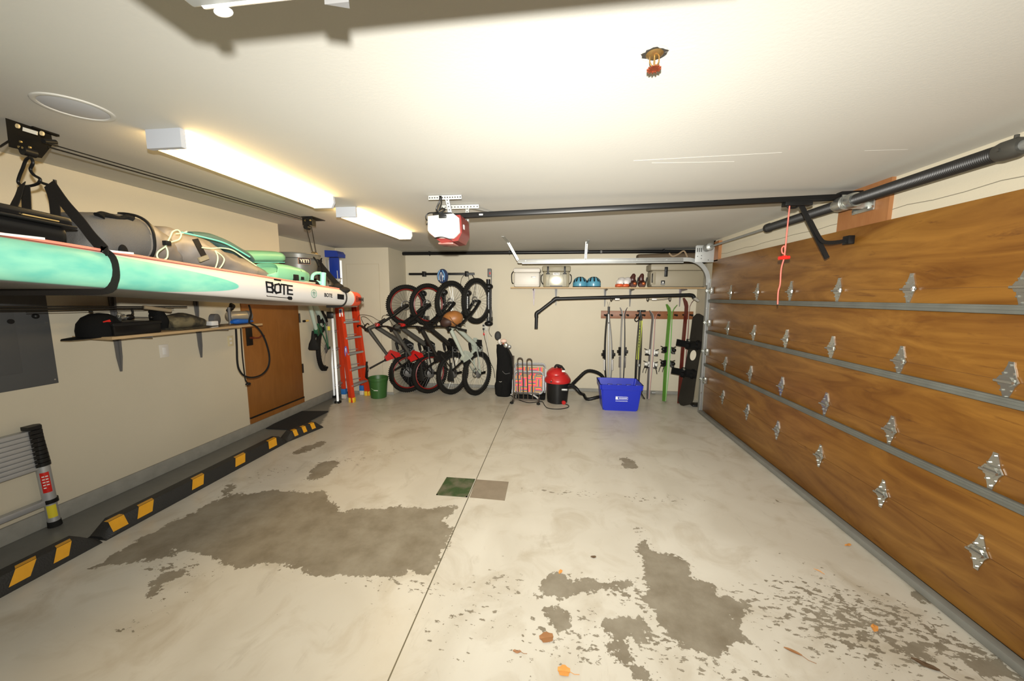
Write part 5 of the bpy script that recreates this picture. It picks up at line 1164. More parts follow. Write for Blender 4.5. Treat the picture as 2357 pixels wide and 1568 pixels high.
# ================================================================ GOLF BAG
gc = V((*fl(1157, 914), 0)); gc.y += .10
t = thing('golf_bag', 'tall black golf bag with silver club heads standing right of the bikes', 'golf bag', gc)
zb_ = .86
build('bag_body', blob([(gc+V((.0, 0, .0)), .105, .115), (gc+V((.0, 0, .05)), .115, .13), (gc+V((.005, 0, .22)), .115, .135), (gc+V((.02, 0, .40)), .125, .142), (gc+V((.015, 0, .55)), .115, .130), (gc+V((-.01, 0, .72)), .10, .105), (gc+V((-.02, 0, zb_)), .09, .098)], n=26, e=2.6, wr=.012, seed=3, ref=(0, 1, 0)), fabric_black, t)
build('side_pocket', blob([(gc+V((.09, -.05, .24)), .05, .05), (gc+V((.11, -.05, .38)), .07, .065), (gc+V((.10, -.05, .52)), .045, .045)], ref=(0, 1, 0), wr=.006), fabric_black, t)
build('lower_pocket', blob([(gc+V((-.06, -.06, .04)), .06, .07), (gc+V((-.06, -.07, .18)), .065, .08), (gc+V((-.05, -.06, .26)), .05, .06)], ref=(0, 1, 0), wr=.005), fabric_black, t)
build('zip_line', MB().tube(cr([gc+V((.0, -.128, .44)), gc+V((.05, -.142, .40)), gc+V((.12, -.12, .41))]), .003, 6), greymet, t)
build('strap', MB().strap(cr([gc+V((.08, -.06, .80)), gc+V((.15, -.06, .66)), gc+V((.16, -.06, .50))]), .03, .006, (0, 1, 0)), webbing, t)
build('small_mark', MB().tube(cr([gc+V((-.05, -.145, .27)), gc+V((-.03, -.147, .263)), gc+V((-.01, -.145, .272))]), .003, 5), offw, t)
random.seed(21)
def club(label, top, head, m_, shaft=greymet, r=(.03, .02, .04)):
    c_ = thing('golf_club', label, 'golf club', gc, 'golf clubs in the black bag')
    top = V(top); build('shaft', MB().cyl(gc+V((0, 0, .7)), top, .013), shaft, c_); build('club_head', MB().ball(top, r, 14, 10), m_, c_)
club('driver with a dark sock cover sticking highest out of the black golf bag', at(1146, 773, 'y', gc.y), 0, mat('dark_club_sock', (.03, .03, .028), .8), offw, (.055, .05, .075))
club('club with a light shaft and cream head at left of golf bag opening', at(1150, 786, 'y', gc.y), 0, offw, offw, (.03, .03, .05))
club('club with a pinkish cream head in middle of the golf bag opening', at(1159, 785, 'y', gc.y-.03), 0, mat('pinkish_cover', (.62, .45, .36), .6), orange, (.055, .03, .035))
club('iron with a bright silver head at the front of the golf bag', at(1164, 795, 'y', gc.y-.08), 0, chrome, greymet, (.045, .02, .045))
club('iron with a dull silver head hanging over right side of golf bag', at(1172, 798, 'y', gc.y-.06), 0, galv, greymet, (.035, .02, .03))

# ================================================================ BIKE STAND, LAWN CHAIRS
t = thing('floor_bike_stand', 'bronze-coloured tubular floor stand with two tall hoops in front of lawn chairs', 'bike stand', (-.45, 5.6, 0))
bz = mat('bronze_painted_tube', (.065, .052, .040), .4, .3)
yl = 5.52
def hoop(px0, px1, ptop, y):
    a = at(px0, 925, 'y', y); b = at(px1, 925, 'y', y); top = at((px0+px1)/2, ptop, 'y', y).z; rr = (b.x-a.x)/2; zt_ = top-rr
    pts = [V((a.x+.02, y, .05)), V((a.x, y, zt_))]+[V(((a.x+b.x)/2-rr*cos(k), y, zt_+rr*sin(k))) for k in np.linspace(.15, pi-.15, 10)]+[V((b.x, y, zt_)), V((b.x+.02, y, .05))]
    return MB().tube(pts, .0095, 8)
build('hoop', hoop(1191, 1202, 824, yl), bz, t); build('hoop', hoop(1212, 1223, 826, yl), bz, t)
build('end_post', MB().cyl(at(1182, 925, 'y', yl), at(1182, 822, 'y', yl), .011).cyl(at(1182, 824, 'y', yl), at(1182, 819, 'y', yl), .013), bz, t)
xa, xb = at(1180, 925, 'y', yl).x, at(1240, 925, 'y', yl).x
for y, z in ((yl, .045), (yl+.28, .045), (yl, .15)): build('base_rail', MB().cyl((xa, y, z), (xb, y, z), .010), bz, t)
for x in (xa, xb): build('foot_rail', MB().cyl((x, yl-.12, .022), (x, yl+.38, .022), .013), bz, t)
for x in (xa, xb): build('rubber_foot', MB().ball((x, yl-.12, .02), (.03, .02, .02)), rubber, t)
build('side_hook', MB().tube(cr([(xb, yl, .14), (xb+.01, yl-.03, .10), (xb-.02, yl-.04, .06)]), .007), bz, t)
# woven folding chairs
weave = mat('woven_rainbow_webbing', (.8, .3, .2), .6)
n = N(weave); sx = n.sep(n.map((1, 1, 1)))
fx_ = n.math('MULTIPLY', sx[0], 8.6); fz_ = n.math('MULTIPLY', sx[2], 8.6)
ck = n.math('MODULO', n.math('ADD', n.math('FLOOR', n.math('ADD', fx_, 100)), n.math('FLOOR', n.math('ADD', fz_, 100))), 2)
def strp(f): return n.ramp(n.math('FRACT', n.math('ADD', n.math('MULTIPLY', f, 2), 50)), (0, (.80, .05, .16)), (.25, (.82, .12, .05)), (.45, (.78, .36, .03)), (.62, (.10, .13, .13)), (.80, (.14, .17, .17)), (.97, (.80, .08, .18)))
n.col(n.mix(ck, strp(fx_), strp(fz_)))
for n_ in weave.node_tree.nodes:
    if n_.type == 'VALTORGB': n_.color_ramp.interpolation = 'CONSTANT'
def rrect(cx, cz, w, h, r, y, tilt=0):
    pts = []
    for k, (sx_, sz_) in enumerate(((1, 1), (-1, 1), (-1, -1), (1, -1))):
        for a in np.linspace(k*pi/2, (k+1)*pi/2, 6): pts.append(V((cx+sx_*(w/2-r)+cos(a)*r, y, cz+sz_*(h/2-r)+sin(a)*r)))
    return [V((p.x, p.y+(p.z-cz)*tilt, p.z)) for p in pts]
def chair(label, px0, px1, py0, py1, y, tilt):
    a = at(px0, py1, 'y', y); b = at(px1, py0, 'y', y); w = b.x-a.x; h = b.z-a.z; cx = (a.x+b.x)/2; cz = (a.z+b.z)/2
    t = thing('folding_lawn_chair', label, 'chair', (cx, y, max(0, a.z)), 'folded woven lawn chairs')
    build('back_frame', MB().tube(rrect(cx, cz, w, h, .06, y, tilt), .014, 8, closed=True), alu, t)
    build('seat_frame', MB().tube(rrect(cx+.01, cz-.01, w*.94, h*.92, .05, y+.05, tilt), .010, 8, closed=True), alu, t)
    pr = rrect(cx, cz-.02, w-.05, h-.09, .02, y+.004, tilt)
    build('woven_panel', MB().faces([p+V((0, -.004, 0)) for p in pr]+[p+V((0, .004, 0)) for p in pr], [tuple(range(24)), tuple(range(24, 48))[::-1]]+[(k, (k+1) % 24, 24+(k+1) % 24, 24+k) for k in range(24)]), weave, t)
    for s_ in (-1, 1): build('arm_rest', MB().strap([V((cx+s_*(w/2+.012), y-.01, cz-h*.35)), V((cx+s_*(w/2+.012), y-.01, cz+h*.35))], .012, .03, (0, 1, 0)), white if s_ < 0 else alu, t)
    return t
chair('rear folded lawn chair with rainbow webbing, its silver frame showing above the front one', 1185, 1255, 838, 906, 5.90, .10)
chair('front folded lawn chair with rainbow woven webbing behind bronze hoops', 1183, 1250, 857, 904, 5.72, .12)
t = thing('white_plastic_trim', 'white curved plastic piece lying on floor under the lawn chairs', 'plastic piece', (-.3, 5.7, 0))
build('strip', MB().strap(cr([at(1176, 908, 'y', 5.8), at(1190, 904, 'y', 5.75), at(1215, 905, 'y', 5.7), at(1232, 912, 'y', 5.66), at(1242, 921, 'y', 5.63)]), .03, .012, (0, 0, 1)), white, t)
build('post', MB().cyl((at(1178, 909, 'y', 5.95).x, 5.95, .03), at(1180, 868, 'y', 5.95), .02), white, t)
single('dark_tray', MB().box((at(1190, 920, 'y', 5.75).x, 5.66, .0), (at(1255, 920, 'y', 5.75).x, 5.98, .07), bev=.02), fabric_black, 'dark low bundle lying on the floor behind the bronze stand', 'bundle')

# ================================================================ SHOP VACUUM
vc = V((.045, 5.62, 0)); t = thing('shop_vacuum', 'black and red shop vacuum with red domed lid on the floor', 'vacuum cleaner', vc)
build('drum', MB().lathe([(.145, .0), (.158, .01), (.172, .20), (.178, .34), (.186, .345), (.184, .36)], vc, (0, 0, 1), n=40), black, t)
build('lid_skirt', MB().lathe([(.195, .325), (.205, .35), (.200, .375), (.165, .43), (.145, .455), (.05, .46)], vc, (0, 0, 1), n=40), red, t)
build('motor_dome', MB().lathe([(.148, .43), (.153, .45), (.145, .475), (.12, .51), (.075, .545), (.02, .55)], vc+V((-.025, 0, 0)), (0, 0, 1), n=36), red, t)
build('seam_ring', MB().torus(vc+V((-.012, 0, .445)), (0, 0, 1), .151, .004, N=36, n=6), black, t)
build('top_handle', MB().tube(cr([vc+V((-.05, -.06, .56)), vc+V((-.02, -.07, .60)), vc+V((.05, -.06, .58)), vc+V((.10, -.05, .52))]), .016).ball(vc+V((.03, -.02, .57)), (.045, .04, .025)), black, t)
build('switch', MB().box((.06, -.11, .50), (.11, -.09, .53), Matrix.Translation(vc), .005), white, t)
build('front_vent', MB().box((.06, -.178, .225), (.15, -.135, .255), Matrix.Translation(vc), .005), galv, t)
build('latch', MB().ball(vc+V((-.095, -.175, .375)), (.028, .02, .022)), red, t); build('latch_hole', MB().cyl(vc+V((-.10, -.190, .365)), vc+V((-.10, -.200, .365)), .013), black, t)
build('drain_cap', MB().cyl(vc+V((.09, -.13, .035)), vc+V((.10, -.165, .035)), .030), red, t)
build('hose_port', MB().cyl(vc+V((.16, .02, .25)), vc+V((.225, .02, .26)), .034), black, t)
hose = cr([vc+V((.21, .03, .26)), at(1330, 872, 'y', 5.75), at(1350, 855, 'y', 5.82), at(1370, 856, 'y', 5.86), at(1386, 866, 'y', 5.88), at(1393, 885, 'y', 5.88), at(1396, 905, 'y', 5.86), V((at(1392, 915, 'y', 5.8).x, 5.85, .05)), at(1378, 914, 'y', 5.72), V((*fl(1352, 924), .035)), V((*fl(1343, 917), .06)), at(1335, 905, 'y', 5.62), at(1325, 893, 'y', 5.60), at(1313, 887, 'y', 5.58), vc+V((.15, -.06, .265))], 8)
build('hose', MB().tube(hose, lambda i, tt: .026+.002*(i % 2), 10), black, t)
build('power_cord', MB().tube(cr([V((*fl(x_, y_), .008)) for x_, y_ in ((1168, 903), (1178, 913), (1195, 922), (1215, 928), (1235, 927), (1248, 926), (1254, 935), (1262, 941), (1285, 943), (1305, 940), (1309, 935), (1300, 931), (1290, 929))], 6), .006, 6), black, t)

# ================================================================ BLUE RECYCLING BIN
t = thing('recycling_bin', 'bright blue open recycling bin with white emblem standing on the floor', 'bin', (.93, 5.45, 0))
q0, q1 = V((*fl(1388, 945), 0)), V((*fl(1467, 947), 0)); yf_ = (q0.y+q1.y)/2
x0, x1 = q0.x, q1.x; zt_ = .395
def ring_(o, z, y0e, y1e, dx): return [V((x0-dx, yf_-y0e, z)), V((x1+dx, yf_-y0e, z)), V((x1+dx, yf_+.38+y1e, z)), V((x0-dx, yf_+.38+y1e, z))]
mb = MB().loft([ring_(0, 0, 0, 0, 0), ring_(0, .04, .003, .003, .004), ring_(0, zt_-.08, .03, .03, .038), ring_(0, zt_-.075, .045, .045, .053), ring_(0, zt_, .052, .05, .06), ring_(0, zt_, .040, .04, .048), ring_(0, .03, -.01, -.01, -.012)])
bin_m = mat('bright_blue_bin_plastic', (.008, .022, .40), .38)
bmesh.ops.bevel(mb.bm, geom=[e for e in mb.bm.edges if abs(e.verts[0].co.z-e.verts[1].co.z) > .02], offset=.025, segments=3, affect='EDGES')
build('tub', mb, bin_m, t)
for k in range(4): build('rim_notch', MB().box((x0+.05+k*.13, yf_-.058, zt_-.004), (x0+.12+k*.13, yf_+.0, zt_+.006), bev=.003), bin_m, t)
yq = yf_-.022; cxm = (x0+x1)/2+.01; wm = mat('white_print', (.78, .80, .86), .5)
# emblem: arrow-like badge with a bar outline and two lines of small print
e = MB()
for a, b, c_, d in ((-.08, .235, .085, .239), (-.08, .194, .085, .198), (.081, .194, .085, .239)): e.box((cxm+a, yq-.004, b-.02), (cxm+c_, yq-.001, d-.02))
build('badge_outline', e, wm, t)
build('badge_arrow', MB().prism([(-.085, .0), (-.085, .045), (-.055, .045), (-.06, .034), (-.045, .022), (-.06, .022), (-.045, .0)], (cxm, yq-.001, .175), (1, 0, 0), (0, 0, 1), .003), wm, t)
for k in range(6): build('badge_print', MB().box((cxm-.038+k*.019, yq-.005, .190), (cxm-.024+k*.019, yq-.0015, .204)), wm, t)
build('small_print_line', MB().box((cxm-.085, yq-.001, .150), (cxm+.085, yq+.002, .155)), wm, t)
build('side_loop', MB().tube(cr([at(1474, 900, 'y', 5.6), at(1480, 912, 'y', 5.55), at(1484, 918, 'y', 5.52), at(1479, 915, 'y', 5.52), at(1475, 905, 'y', 5.55)]), .006, 6), black, t)

# ================================================================ SKIS
def ski(label, top, bot, y0, y1, w, t_, m_, side, rot, bind=None, group=None, tipm=None, bow=.010, sole=None, wt=None, name='ski', cat='ski', tipb=.07):
    P0 = at(bot[0], bot[1], 'y', y0); P1 = at(top[0], top[1], 'y', y1); P0.z = max(P0.z, .004)
    d = (P1-P0); L = d.length; d.normalize(); nrm = V((cos(rot)*side, -sin(abs(rot)), 0)); nrm = (nrm-d*nrm.dot(d)).normalized(); sd_ = d.cross(nrm)
    t = thing(name, label, cat, P0, group)
    N_ = 26; rings = []; wt = wt or w*.78
    for i in range(N_+1):
        u = i/N_; b = bow*(2*u-1)**2*-1 + bow   # gap between the pair is greatest at the middle
        tip = max(0, (u-.90)/.10); b2 = b + tipb*tip**2
        ww = w*(2*u-1)**2+wt*(1-(2*u-1)**2)
        if u > .96: ww *= sqrt(max(.05, 1-((u-.96)/.045)**2))
        tt = t_*(1-.55*abs(2*u-1)**1.5)
        c = P0+d*(L*u)+nrm*(b2*1+.003)
        rings.append([c-sd_*ww/2, c+sd_*ww/2, c+sd_*ww/2*.94+nrm*tt, c-sd_*ww/2*.94+nrm*tt])
    o = build('blade', MB().loft(rings), m_, t)
    if sole: build('base_stripe', MB().loft([[r[0]+nrm*-.002, r[1]+nrm*-.002, r[1]+nrm*.001, r[0]+nrm*.001] for r in rings]), sole, t)
    if bind:
        M3 = Matrix((sd_, d, nrm)).transposed().to_4x4()
        kind, bm1, bm2 = bind
        def pb(u): return P0+d*(L*u)+nrm*(bow*(1-(2*u-1)**2)+t_+.003)
        if kind == 'alpine':
            for u, nm in ((.53, 'toe_binding'), (.39, 'heel_binding')):
                m = M3.copy(); m.translation = pb(u)
                q_ = build(nm, MB().box((-.035, -.045, 0), (.035, .045, .020), m, .006).ball(m @ V((0, 0, .045)), (.034, .034, .030), 12, 8), bm1, t)
                build('binding_clip', MB().box((-.03, -.06, .01), (.03, -.035, .065), m, .006).cyl(m @ V((-.03, .03, .02)), m @ V((-.045, .05, .07)), .006), bm2, q_)
            m = M3.copy(); m.translation = pb(.36); build('ski_brake', MB().tube([m @ V((-.045, .05, .02)), m @ V((-.05, -.05, .06)), m @ V((-.05, -.10, .07))], .005, 6).tube([m @ V((.045, .05, .02)), m @ V((.05, -.05, .06)), m @ V((.05, -.10, .07))], .005, 6), bm2, t)
        else:
            m = M3.copy(); m.translation = pb(.50)
            build('binding', MB().box((-.025, -.06, 0), (.025, .08, .022), m, .005).box((-.03, -.02, .02), (.03, .03, .045), m, .006), bm1, t); build('heel_plate', MB().box((-.022, -.26, 0), (.022, -.08, .012), m, .004), bm2, t)
    return t
GS = 'skis standing against the back wall'
blk = mat('black_ski_top', (.014, .014, .014), .35); slv = mat('silver_ski_top', (.34, .34, .33), .35, .3); gry = mat('grey_ski_top', (.14, .13, .13), .35)
wht = mat('white_ski_base', (.60, .58, .54), .35); neon = mat('neon_yellow_ski_top', (.46, .52, .015), .35); grn = mat('green_ski_top', (.085, .235, .03), .35); dkr = mat('dark_red_ski_top', (.095, .014, .010), .3); orr = mat('coral_ski_base', (.65, .12, .08), .4)
wb_ = mat('white_binding', (.62, .62, .58), .3)
ski('left half of the leftmost narrow ski pair, black and white with black binding', (1399, 722), (1399, 916), 6.10, 6.20, .045, .016, blk, -1, .5, ('xc', blackm, white), GS, bow=.050, sole=slv, tipb=.01)
ski('right half of the leftmost narrow ski pair, black and white with black binding', (1400, 722), (1400, 916), 6.10, 6.20, .045, .016, slv, 1, .5, ('xc', blackm, white), GS, bow=.050, sole=slv, tipb=.01)
t = thing('ski_pole', 'grey shaft with black handle standing between the leftmost narrow skis', 'ski pole', at(1400, 916, 'y', 6.1))
build('shaft', MB().cyl(at(1400, 912, 'y', 6.02), at(1401, 720, 'y', 6.15), .015), slv, t); build('handle', MB().cyl(at(1401, 732, 'y', 6.15), at(1401.5, 706, 'y', 6.15), .016, .020), blk, t); build('strap', MB().tube(cr([at(1401, 708, 'y', 6.15), at(1399, 700, 'y', 6.15), at(1398, 694, 'y', 6.15)]), .002, 5).tube(cr([at(1401, 708, 'y', 6.15), at(1403, 700, 'y', 6.15), at(1404, 695, 'y', 6.15)]), .002, 5), blk, t)
build('basket', MB().cyl(at(1401, 742, 'y', 6.13), at(1401, 748, 'y', 6.13), .012), blk, t)
ski('left half of the second narrow ski pair, grey with white tip', (1434, 708), (1429, 916), 6.10, 6.22, .045, .014, slv, -1, .45, ('xc', blackm, gry), GS, bow=.018, tipb=.05, sole=wht)
ski('right half of the second narrow ski pair, black top', (1436, 708), (1431, 916), 6.10, 6.22, .045, .016, blk, 1, .45, ('xc', blackm, gry), GS, bow=.018, tipb=.05, sole=wht)
ski('neon yellow and black narrow ski, left half of third pair', (1474, 722), (1462, 916), 6.10, 6.20, .045, .012, blk, -1, .6, None, GS, bow=.02, tipb=.0)
yk = ski('neon yellow narrow ski with black lettering, right half of third pair', (1476, 722), (1466, 916), 6.10, 6.20, .05, .012, blk, 1, .6, None, GS, bow=.02, tipb=.0)
# neon yellow sleeve section with lettering facing the room
a = at(1475, 738, 'y', 6.10); b = at(1468, 828, 'y', 6.04)
dd = (b-a).normalized(); nn_ = V((-.05, -1, 0)).normalized(); xx_ = nn_.cross(dd).normalized()
build('neon_section', MB().strap([a, b], .050, .024, nn_), neon, yk)
for k in range(8):
    cpt = a.lerp(b, .14+.075*k)+V((-.004, -.0135, 0)); m = Matrix((V((1, 0, 0)), V((0, -1, 0)).cross(V((1, 0, 0))), V((0, -1, 0)))).transposed().to_4x4(); m.translation = cpt
    build('printed_glyph', MB().box((-.014, -.004, 0), (.014, .003, .001), m).box((-.014 if k % 2 else .006, -.016, 0), (-.006 if k % 2 else .014, .012, .001), m), ink, yk)
t = thing('ski_pole', 'black ski pole with looped strap hanging in front of the neon yellow skis', 'ski pole', at(1466, 916, 'y', 6.0), 'black ski poles')
build('shaft', MB().cyl(at(1463, 905, 'y', 5.98), at(1472, 730, 'y', 6.05), .008), blk, t); build('handle', MB().cyl(at(1471, 738, 'y', 6.05), at(1474, 714, 'y', 6.05), .018), blk, t)
build('strap', MB().tube(cr([at(x_, y_, 'y', 6.02) for x_, y_ in ((1472, 722), (1464, 730), (1461, 736), (1465, 740), (1471, 735), (1474, 727))]), .008, 6), fabric_black, t)
t = thing('ski_pole', 'second black ski pole with horizontal grip on top of the neon yellow skis', 'ski pole', at(1470, 916, 'y', 6.0), 'black ski poles')
build('shaft', MB().cyl(at(1468, 905, 'y', 6.0), at(1476, 722, 'y', 6.07), .008), blk, t); build('handle', MB().cyl(at(1467, 716, 'y', 6.05), at(1486, 716, 'y', 6.05), .014), blk, t); build('basket', MB().cyl(at(1471, 838, 'y', 6.02), at(1471, 843, 'y', 6.02), .02), galv, t)
ski('left half of the grey alpine skis with white bindings', (1505, 716), (1491, 921), 5.97, 6.20, .075, .013, gry, -1, .22, ('alpine', wb_, blackm), GS, sole=wht)
ski('right half of the grey alpine skis, coral tipped with white bindings', (1508, 716), (1493, 921), 5.97, 6.20, .075, .013, gry, 1, .22, ('alpine', wb_, blackm), GS, sole=orr)
ski('left half of the green alpine skis with black bindings', (1544, 702), (1529, 926), 5.86, 6.20, .09, .018, grn, -1, .3, ('alpine', blackm, blackm), GS, sole=slv)
ski('right half of the green alpine skis with black bindings', (1547, 702), (1531, 926), 5.86, 6.20, .09, .018, grn, 1, .3, ('alpine', blackm, blackm), GS, sole=grn)
ski('left half of the tall dark red skis next to the snowboard', (1583, 688), (1564, 929), 5.75, 6.18, .09, .016, dkr, -1, .3, None, GS, sole=dkr)
ski('right half of the tall dark red skis, pale base showing on its edge', (1587, 688), (1567, 929), 5.75, 6.18, .08, .014, dkr, 1, .3, None, GS, sole=wht)
# rack board
t = thing('ski_rack', 'reddish brown wooden ski rack board on the back wall with pegs', 'rack', (1.5, YB, 1.3))
build('rack_board', MB().box((.76, YB-.022, 1.285), (2.25, YB, 1.415), bev=.003), woodr, t)
for px in (1399, 1435, 1472, 1506, 1545, 1580):
    c = at(px, 725, 'y', YB-.02)
    for dx in (-.055, .055): build('peg', MB().cyl((c.x+dx, YB-.02, c.z), (c.x+dx, YB-.13, c.z-.0), .013).ball((c.x+dx, YB-.13, c.z), .017, 10, 8), rubber, t)
# --- snowboard
t = thing('snowboard', 'black snowboard with two black bindings leaning beside the garage door track', 'snowboard', V((*fl(1577, 938), 0)))
P0 = V((*fl(1576, 936), .01)); P1 = at(1613, 724, 'y', 5.86); d = (P1-P0); L = d.length; d.normalize(); nrm = V((-.88, -.47, 0)); nrm = (nrm-d*nrm.dot(d)).normalized(); sd_ = d.cross(nrm)
sbm = mat('snowboard_top_graphic', (.018, .016, .013), .45, var=.5, vscale=5, spec=.3)
rings = []
for i in range(33):
    u = i/32; w = .29-.055*(1-(2*u-1)**2)
    e_ = min(u, 1-u)
    if e_ < .085: w *= sqrt(max(.03, 1-((.085-e_)/.086)**2))
    lift = .05*max(0, (.10-e_)/.10)**2; c = P0+d*L*u+nrm*lift
    rings.append([c-sd_*w/2, c+sd_*w/2, c+sd_*w/2*.97+nrm*.010, c-sd_*w/2*.97+nrm*.010])
build('deck', MB().loft(rings), sbm, t)
for u in (.35, .66):
    m = Matrix((sd_, d, nrm)).transposed().to_4x4(); m.translation = P0+d*L*u+nrm*.012
    b_ = build('binding', MB().box((-.11, -.06, 0), (.13, .06, .022), m, .01).loft([[m @ V((-.12-.03*k, -.05+.10*j/6, .02+.20*k)) for j in range(7)]+[m @ V((-.105-.03*k, .05-.10*j/6, .02+.20*k)) for j in range(7)] for k in (0, .5, 1)]), blackm, t)
    build('ankle_strap', MB().strap(cr([m @ V((-.06, -.07, .06)), m @ V((-.01, -.06, .14)), m @ V((.02, 0, .165)), m @ V((-.01, .06, .14)), m @ V((-.06, .07, .06))]), .045, .014, d), fabric_black, b_)
    build('toe_strap', MB().strap(cr([m @ V((.08, -.07, .03)), m @ V((.11, -.04, .09)), m @ V((.12, 0, .10)), m @ V((.11, .04, .09)), m @ V((.08, .07, .03))]), .035, .012, d), fabric_black, b_)
    build('buckle', MB().box((-.0, .03, .145), (.04, .06, .16), m, .004), chrome, b_)
m = Matrix((sd_, d, nrm)).transposed().to_4x4(); m.translation = P0+d*L*.55+nrm*.0105
build('oval_graphic', MB().prism([(cos(a)*.055, sin(a)*.08) for a in np.linspace(0, 2*pi, 24, endpoint=False)], (0, 0, 0), (1, 0, 0), (0, 1, 0), .001).xform(m), mat('cream_graphic', (.62, .58, .48), .4), t)

# ================================================================ BACK SHELF AND ITS LOAD
zs_ = 1.803
t = thing('wall_shelf', 'long pale wooden shelf on grey brackets across the back wall', 'shelf', (.8, YB, zs_))
build('board', MB().box((-.75, 5.97, zs_-.022), (2.29, YB, zs_), bev=.002), wood, t)
for px in (1229, 1280, 1393, 1451, 1566):
    c = at(px, 665, 'y', YB-.01); x = c.x
    zb2 = at(px, 703 if px < 1300 else 706, 'y', YB-.01).z
    pr = [(0, zs_-.024), (-.33, zs_-.024), (-.33, zs_-.034), (-.05, zs_-.06), (-.022, zs_-.15), (-.012, zb2), (0, zb2)]
    build('bracket', MB().prism(pr, (x-.003, YB-.003, 0), (0, 1, 0), (0, 0, 1), .006).prism([(-.022, zs_-.024), (.022, zs_-.024), (.014, zs_-.14), (.006, zb2), (-.006, zb2), (-.014, zs_-.14)], (x, YB-.022, 0), (1, 0, 0), (0, 0, 1), -.006), mat('mauve_grey_bracket', (.20, .17, .18), .45, .3) if px in (1229, 1566) else greymet, t)
def cbox(px0, px1, pyt, y, z0, dy, bev=.03):
    a = at(px0, pyt, 'y', y); b = at(px1, pyt, 'y', y); return a.x, b.x, at((px0+px1)/2, pyt, 'y', y).z
# white cooler
x0, x1, zt = cbox(1181, 1244, 617, 5.99, 0, 0)
t = thing('cooler', 'white hard cooler at the left end of the back shelf', 'cooler', ((x0+x1)/2, 6.13, zs_))
build('tub', MB().box((x0+.012, 5.995, zs_), (x1-.008, 6.29, zt-.07), bev=.03), offw, t); build('lid', MB().box((x0, 5.985, zt-.075), (x1, 6.30, zt), bev=.03), offw, t)
build('raised_panel', MB().box((x0+.04, 5.987, zs_+.03), (x1-.03, 6.0, zt-.09), bev=.01), offw, t)
build('side_handle', MB().tube(cr([(x0, 6.05, zt-.05), (x0-.03, 6.05, zt-.10), (x0-.025, 6.05, zt-.22), (x0, 6.05, zt-.25)]), .008), black, t)
build('badge', MB().box((x1-.15, 5.983, zt-.155), (x1-.07, 5.989, zt-.135), bev=.002), galv, t)
# tan cooler with plate
x0, x1, zt = cbox(1248, 1314, 612, 5.99, 0, 0)
t = thing('cooler', 'tan hard cooler with silvery front plate, black latches, beside the white one', 'cooler', ((x0+x1)/2, 6.13, zs_))
build('tub', MB().box((x0+.02, 6.0, zs_), (x1-.02, 6.29, zt-.085), bev=.025), tan, t); build('lid', MB().box((x0, 5.985, zt-.09), (x1, 6.30, zt), bev=.02), tan, t)
build('lid_groove', MB().box((x0+.12, 5.980, zt-.05), (x1-.12, 5.987, zt-.02), bev=.003), tan, t)
plm = mat('shiny_painted_plate', (.42, .40, .32), .25, .3)
build('front_plate', MB().box((x0+.065, 5.990, zs_+.01), (x1-.065, 6.002, zt-.10), bev=.006), plm, t)
build('embossed_frame', MB().tube(cr([(x0+.10, 5.988, zs_+.02), (x0+.12, 5.988, zs_+.16), (x0+.15, 5.988, zs_+.20), (x1-.15, 5.988, zs_+.20), (x1-.12, 5.988, zs_+.16), (x1-.10, 5.988, zs_+.02)]), .004, 6), plm, t)
cxm = (x0+x1)/2
build('name_plate', MB().box((cxm-.055, 5.984, zt-.150), (cxm+.055, 5.991, zt-.106), bev=.003), white, t); text('lettering', 'YETI', .042, mat('dark_grey_letter', (.06, .06, .06), .5), t, (cxm, 5.983, zt-.128), (1, 0, 0), (0, 0, 1), .0006)
build('bottom_slot', MB().box((cxm-.10, 5.986, zs_+.008), (cxm+.10, 5.992, zs_+.024)), black, t)
for s_ in (-1, 1):
    build('latch', MB().box((cxm+s_*.135-.014, 5.966, zt-.13), (cxm+s_*.135+.014, 5.988, zt-.01), bev=.005).box((cxm+s_*.135-.03, 5.966, zt-.135), (cxm+s_*.135+.03, 5.985, zt-.118), bev=.004), black, t)
    xs = x0 if s_ < 0 else x1; build('side_handle', MB().tube(cr([(xs-s_*.01, 6.05, zt-.13), (xs+s_*.012, 6.05, zt-.16), (xs+s_*.012, 6.05, zt-.24), (xs-s_*.015, 6.05, zt-.29)]), .007), black, t)
# blue helmets
for i, px in enumerate((1335, 1366)):
    c = at(px, 660, 'y', 6.06); c.z = zs_
    t = thing('helmet', ['left of the two light blue round helmets on the back shelf', 'right of the two light blue round helmets on the back shelf'][i], 'helmet', c, 'light blue helmets on the back shelf')
    r = .116
    build('shell', MB().lathe([(r*.96, .0), (r, .03), (r*.99, .07), (r*.90, .11), (r*.72, .14), (r*.42, .162), (.01, .17)], c, (0, 0, 1), n=32), bluel, t)
    build('rim_trim', MB().torus(c+V((0, 0, .008)), (0, 0, 1), r*.97, .007, N=32, n=6), black, t)
    for a, e_ in ((-90, .55), (-125, .55), (-55, .55), (-150, .45), (-30, .45), (-90, .95), (-130, .95), (-50, .95)):
        a = radians(a); dv = V((cos(a)*cos(e_), sin(a)*cos(e_), sin(e_))); p = c+V((dv.x*r*1.0, dv.y*r*1.0, .045+dv.z*.122))
        q = Matrix.Translation(p) @ dv.to_track_quat('Z', 'Y').to_matrix().to_4x4()
        build('vent', MB().prism([(cos(b)*.013, sin(b)*.027) for b in np.linspace(0, 2*pi, 12, endpoint=False)], (0, 0, -.004), (1, 0, 0), (0, 1, 0), .010).xform(q), black, t)
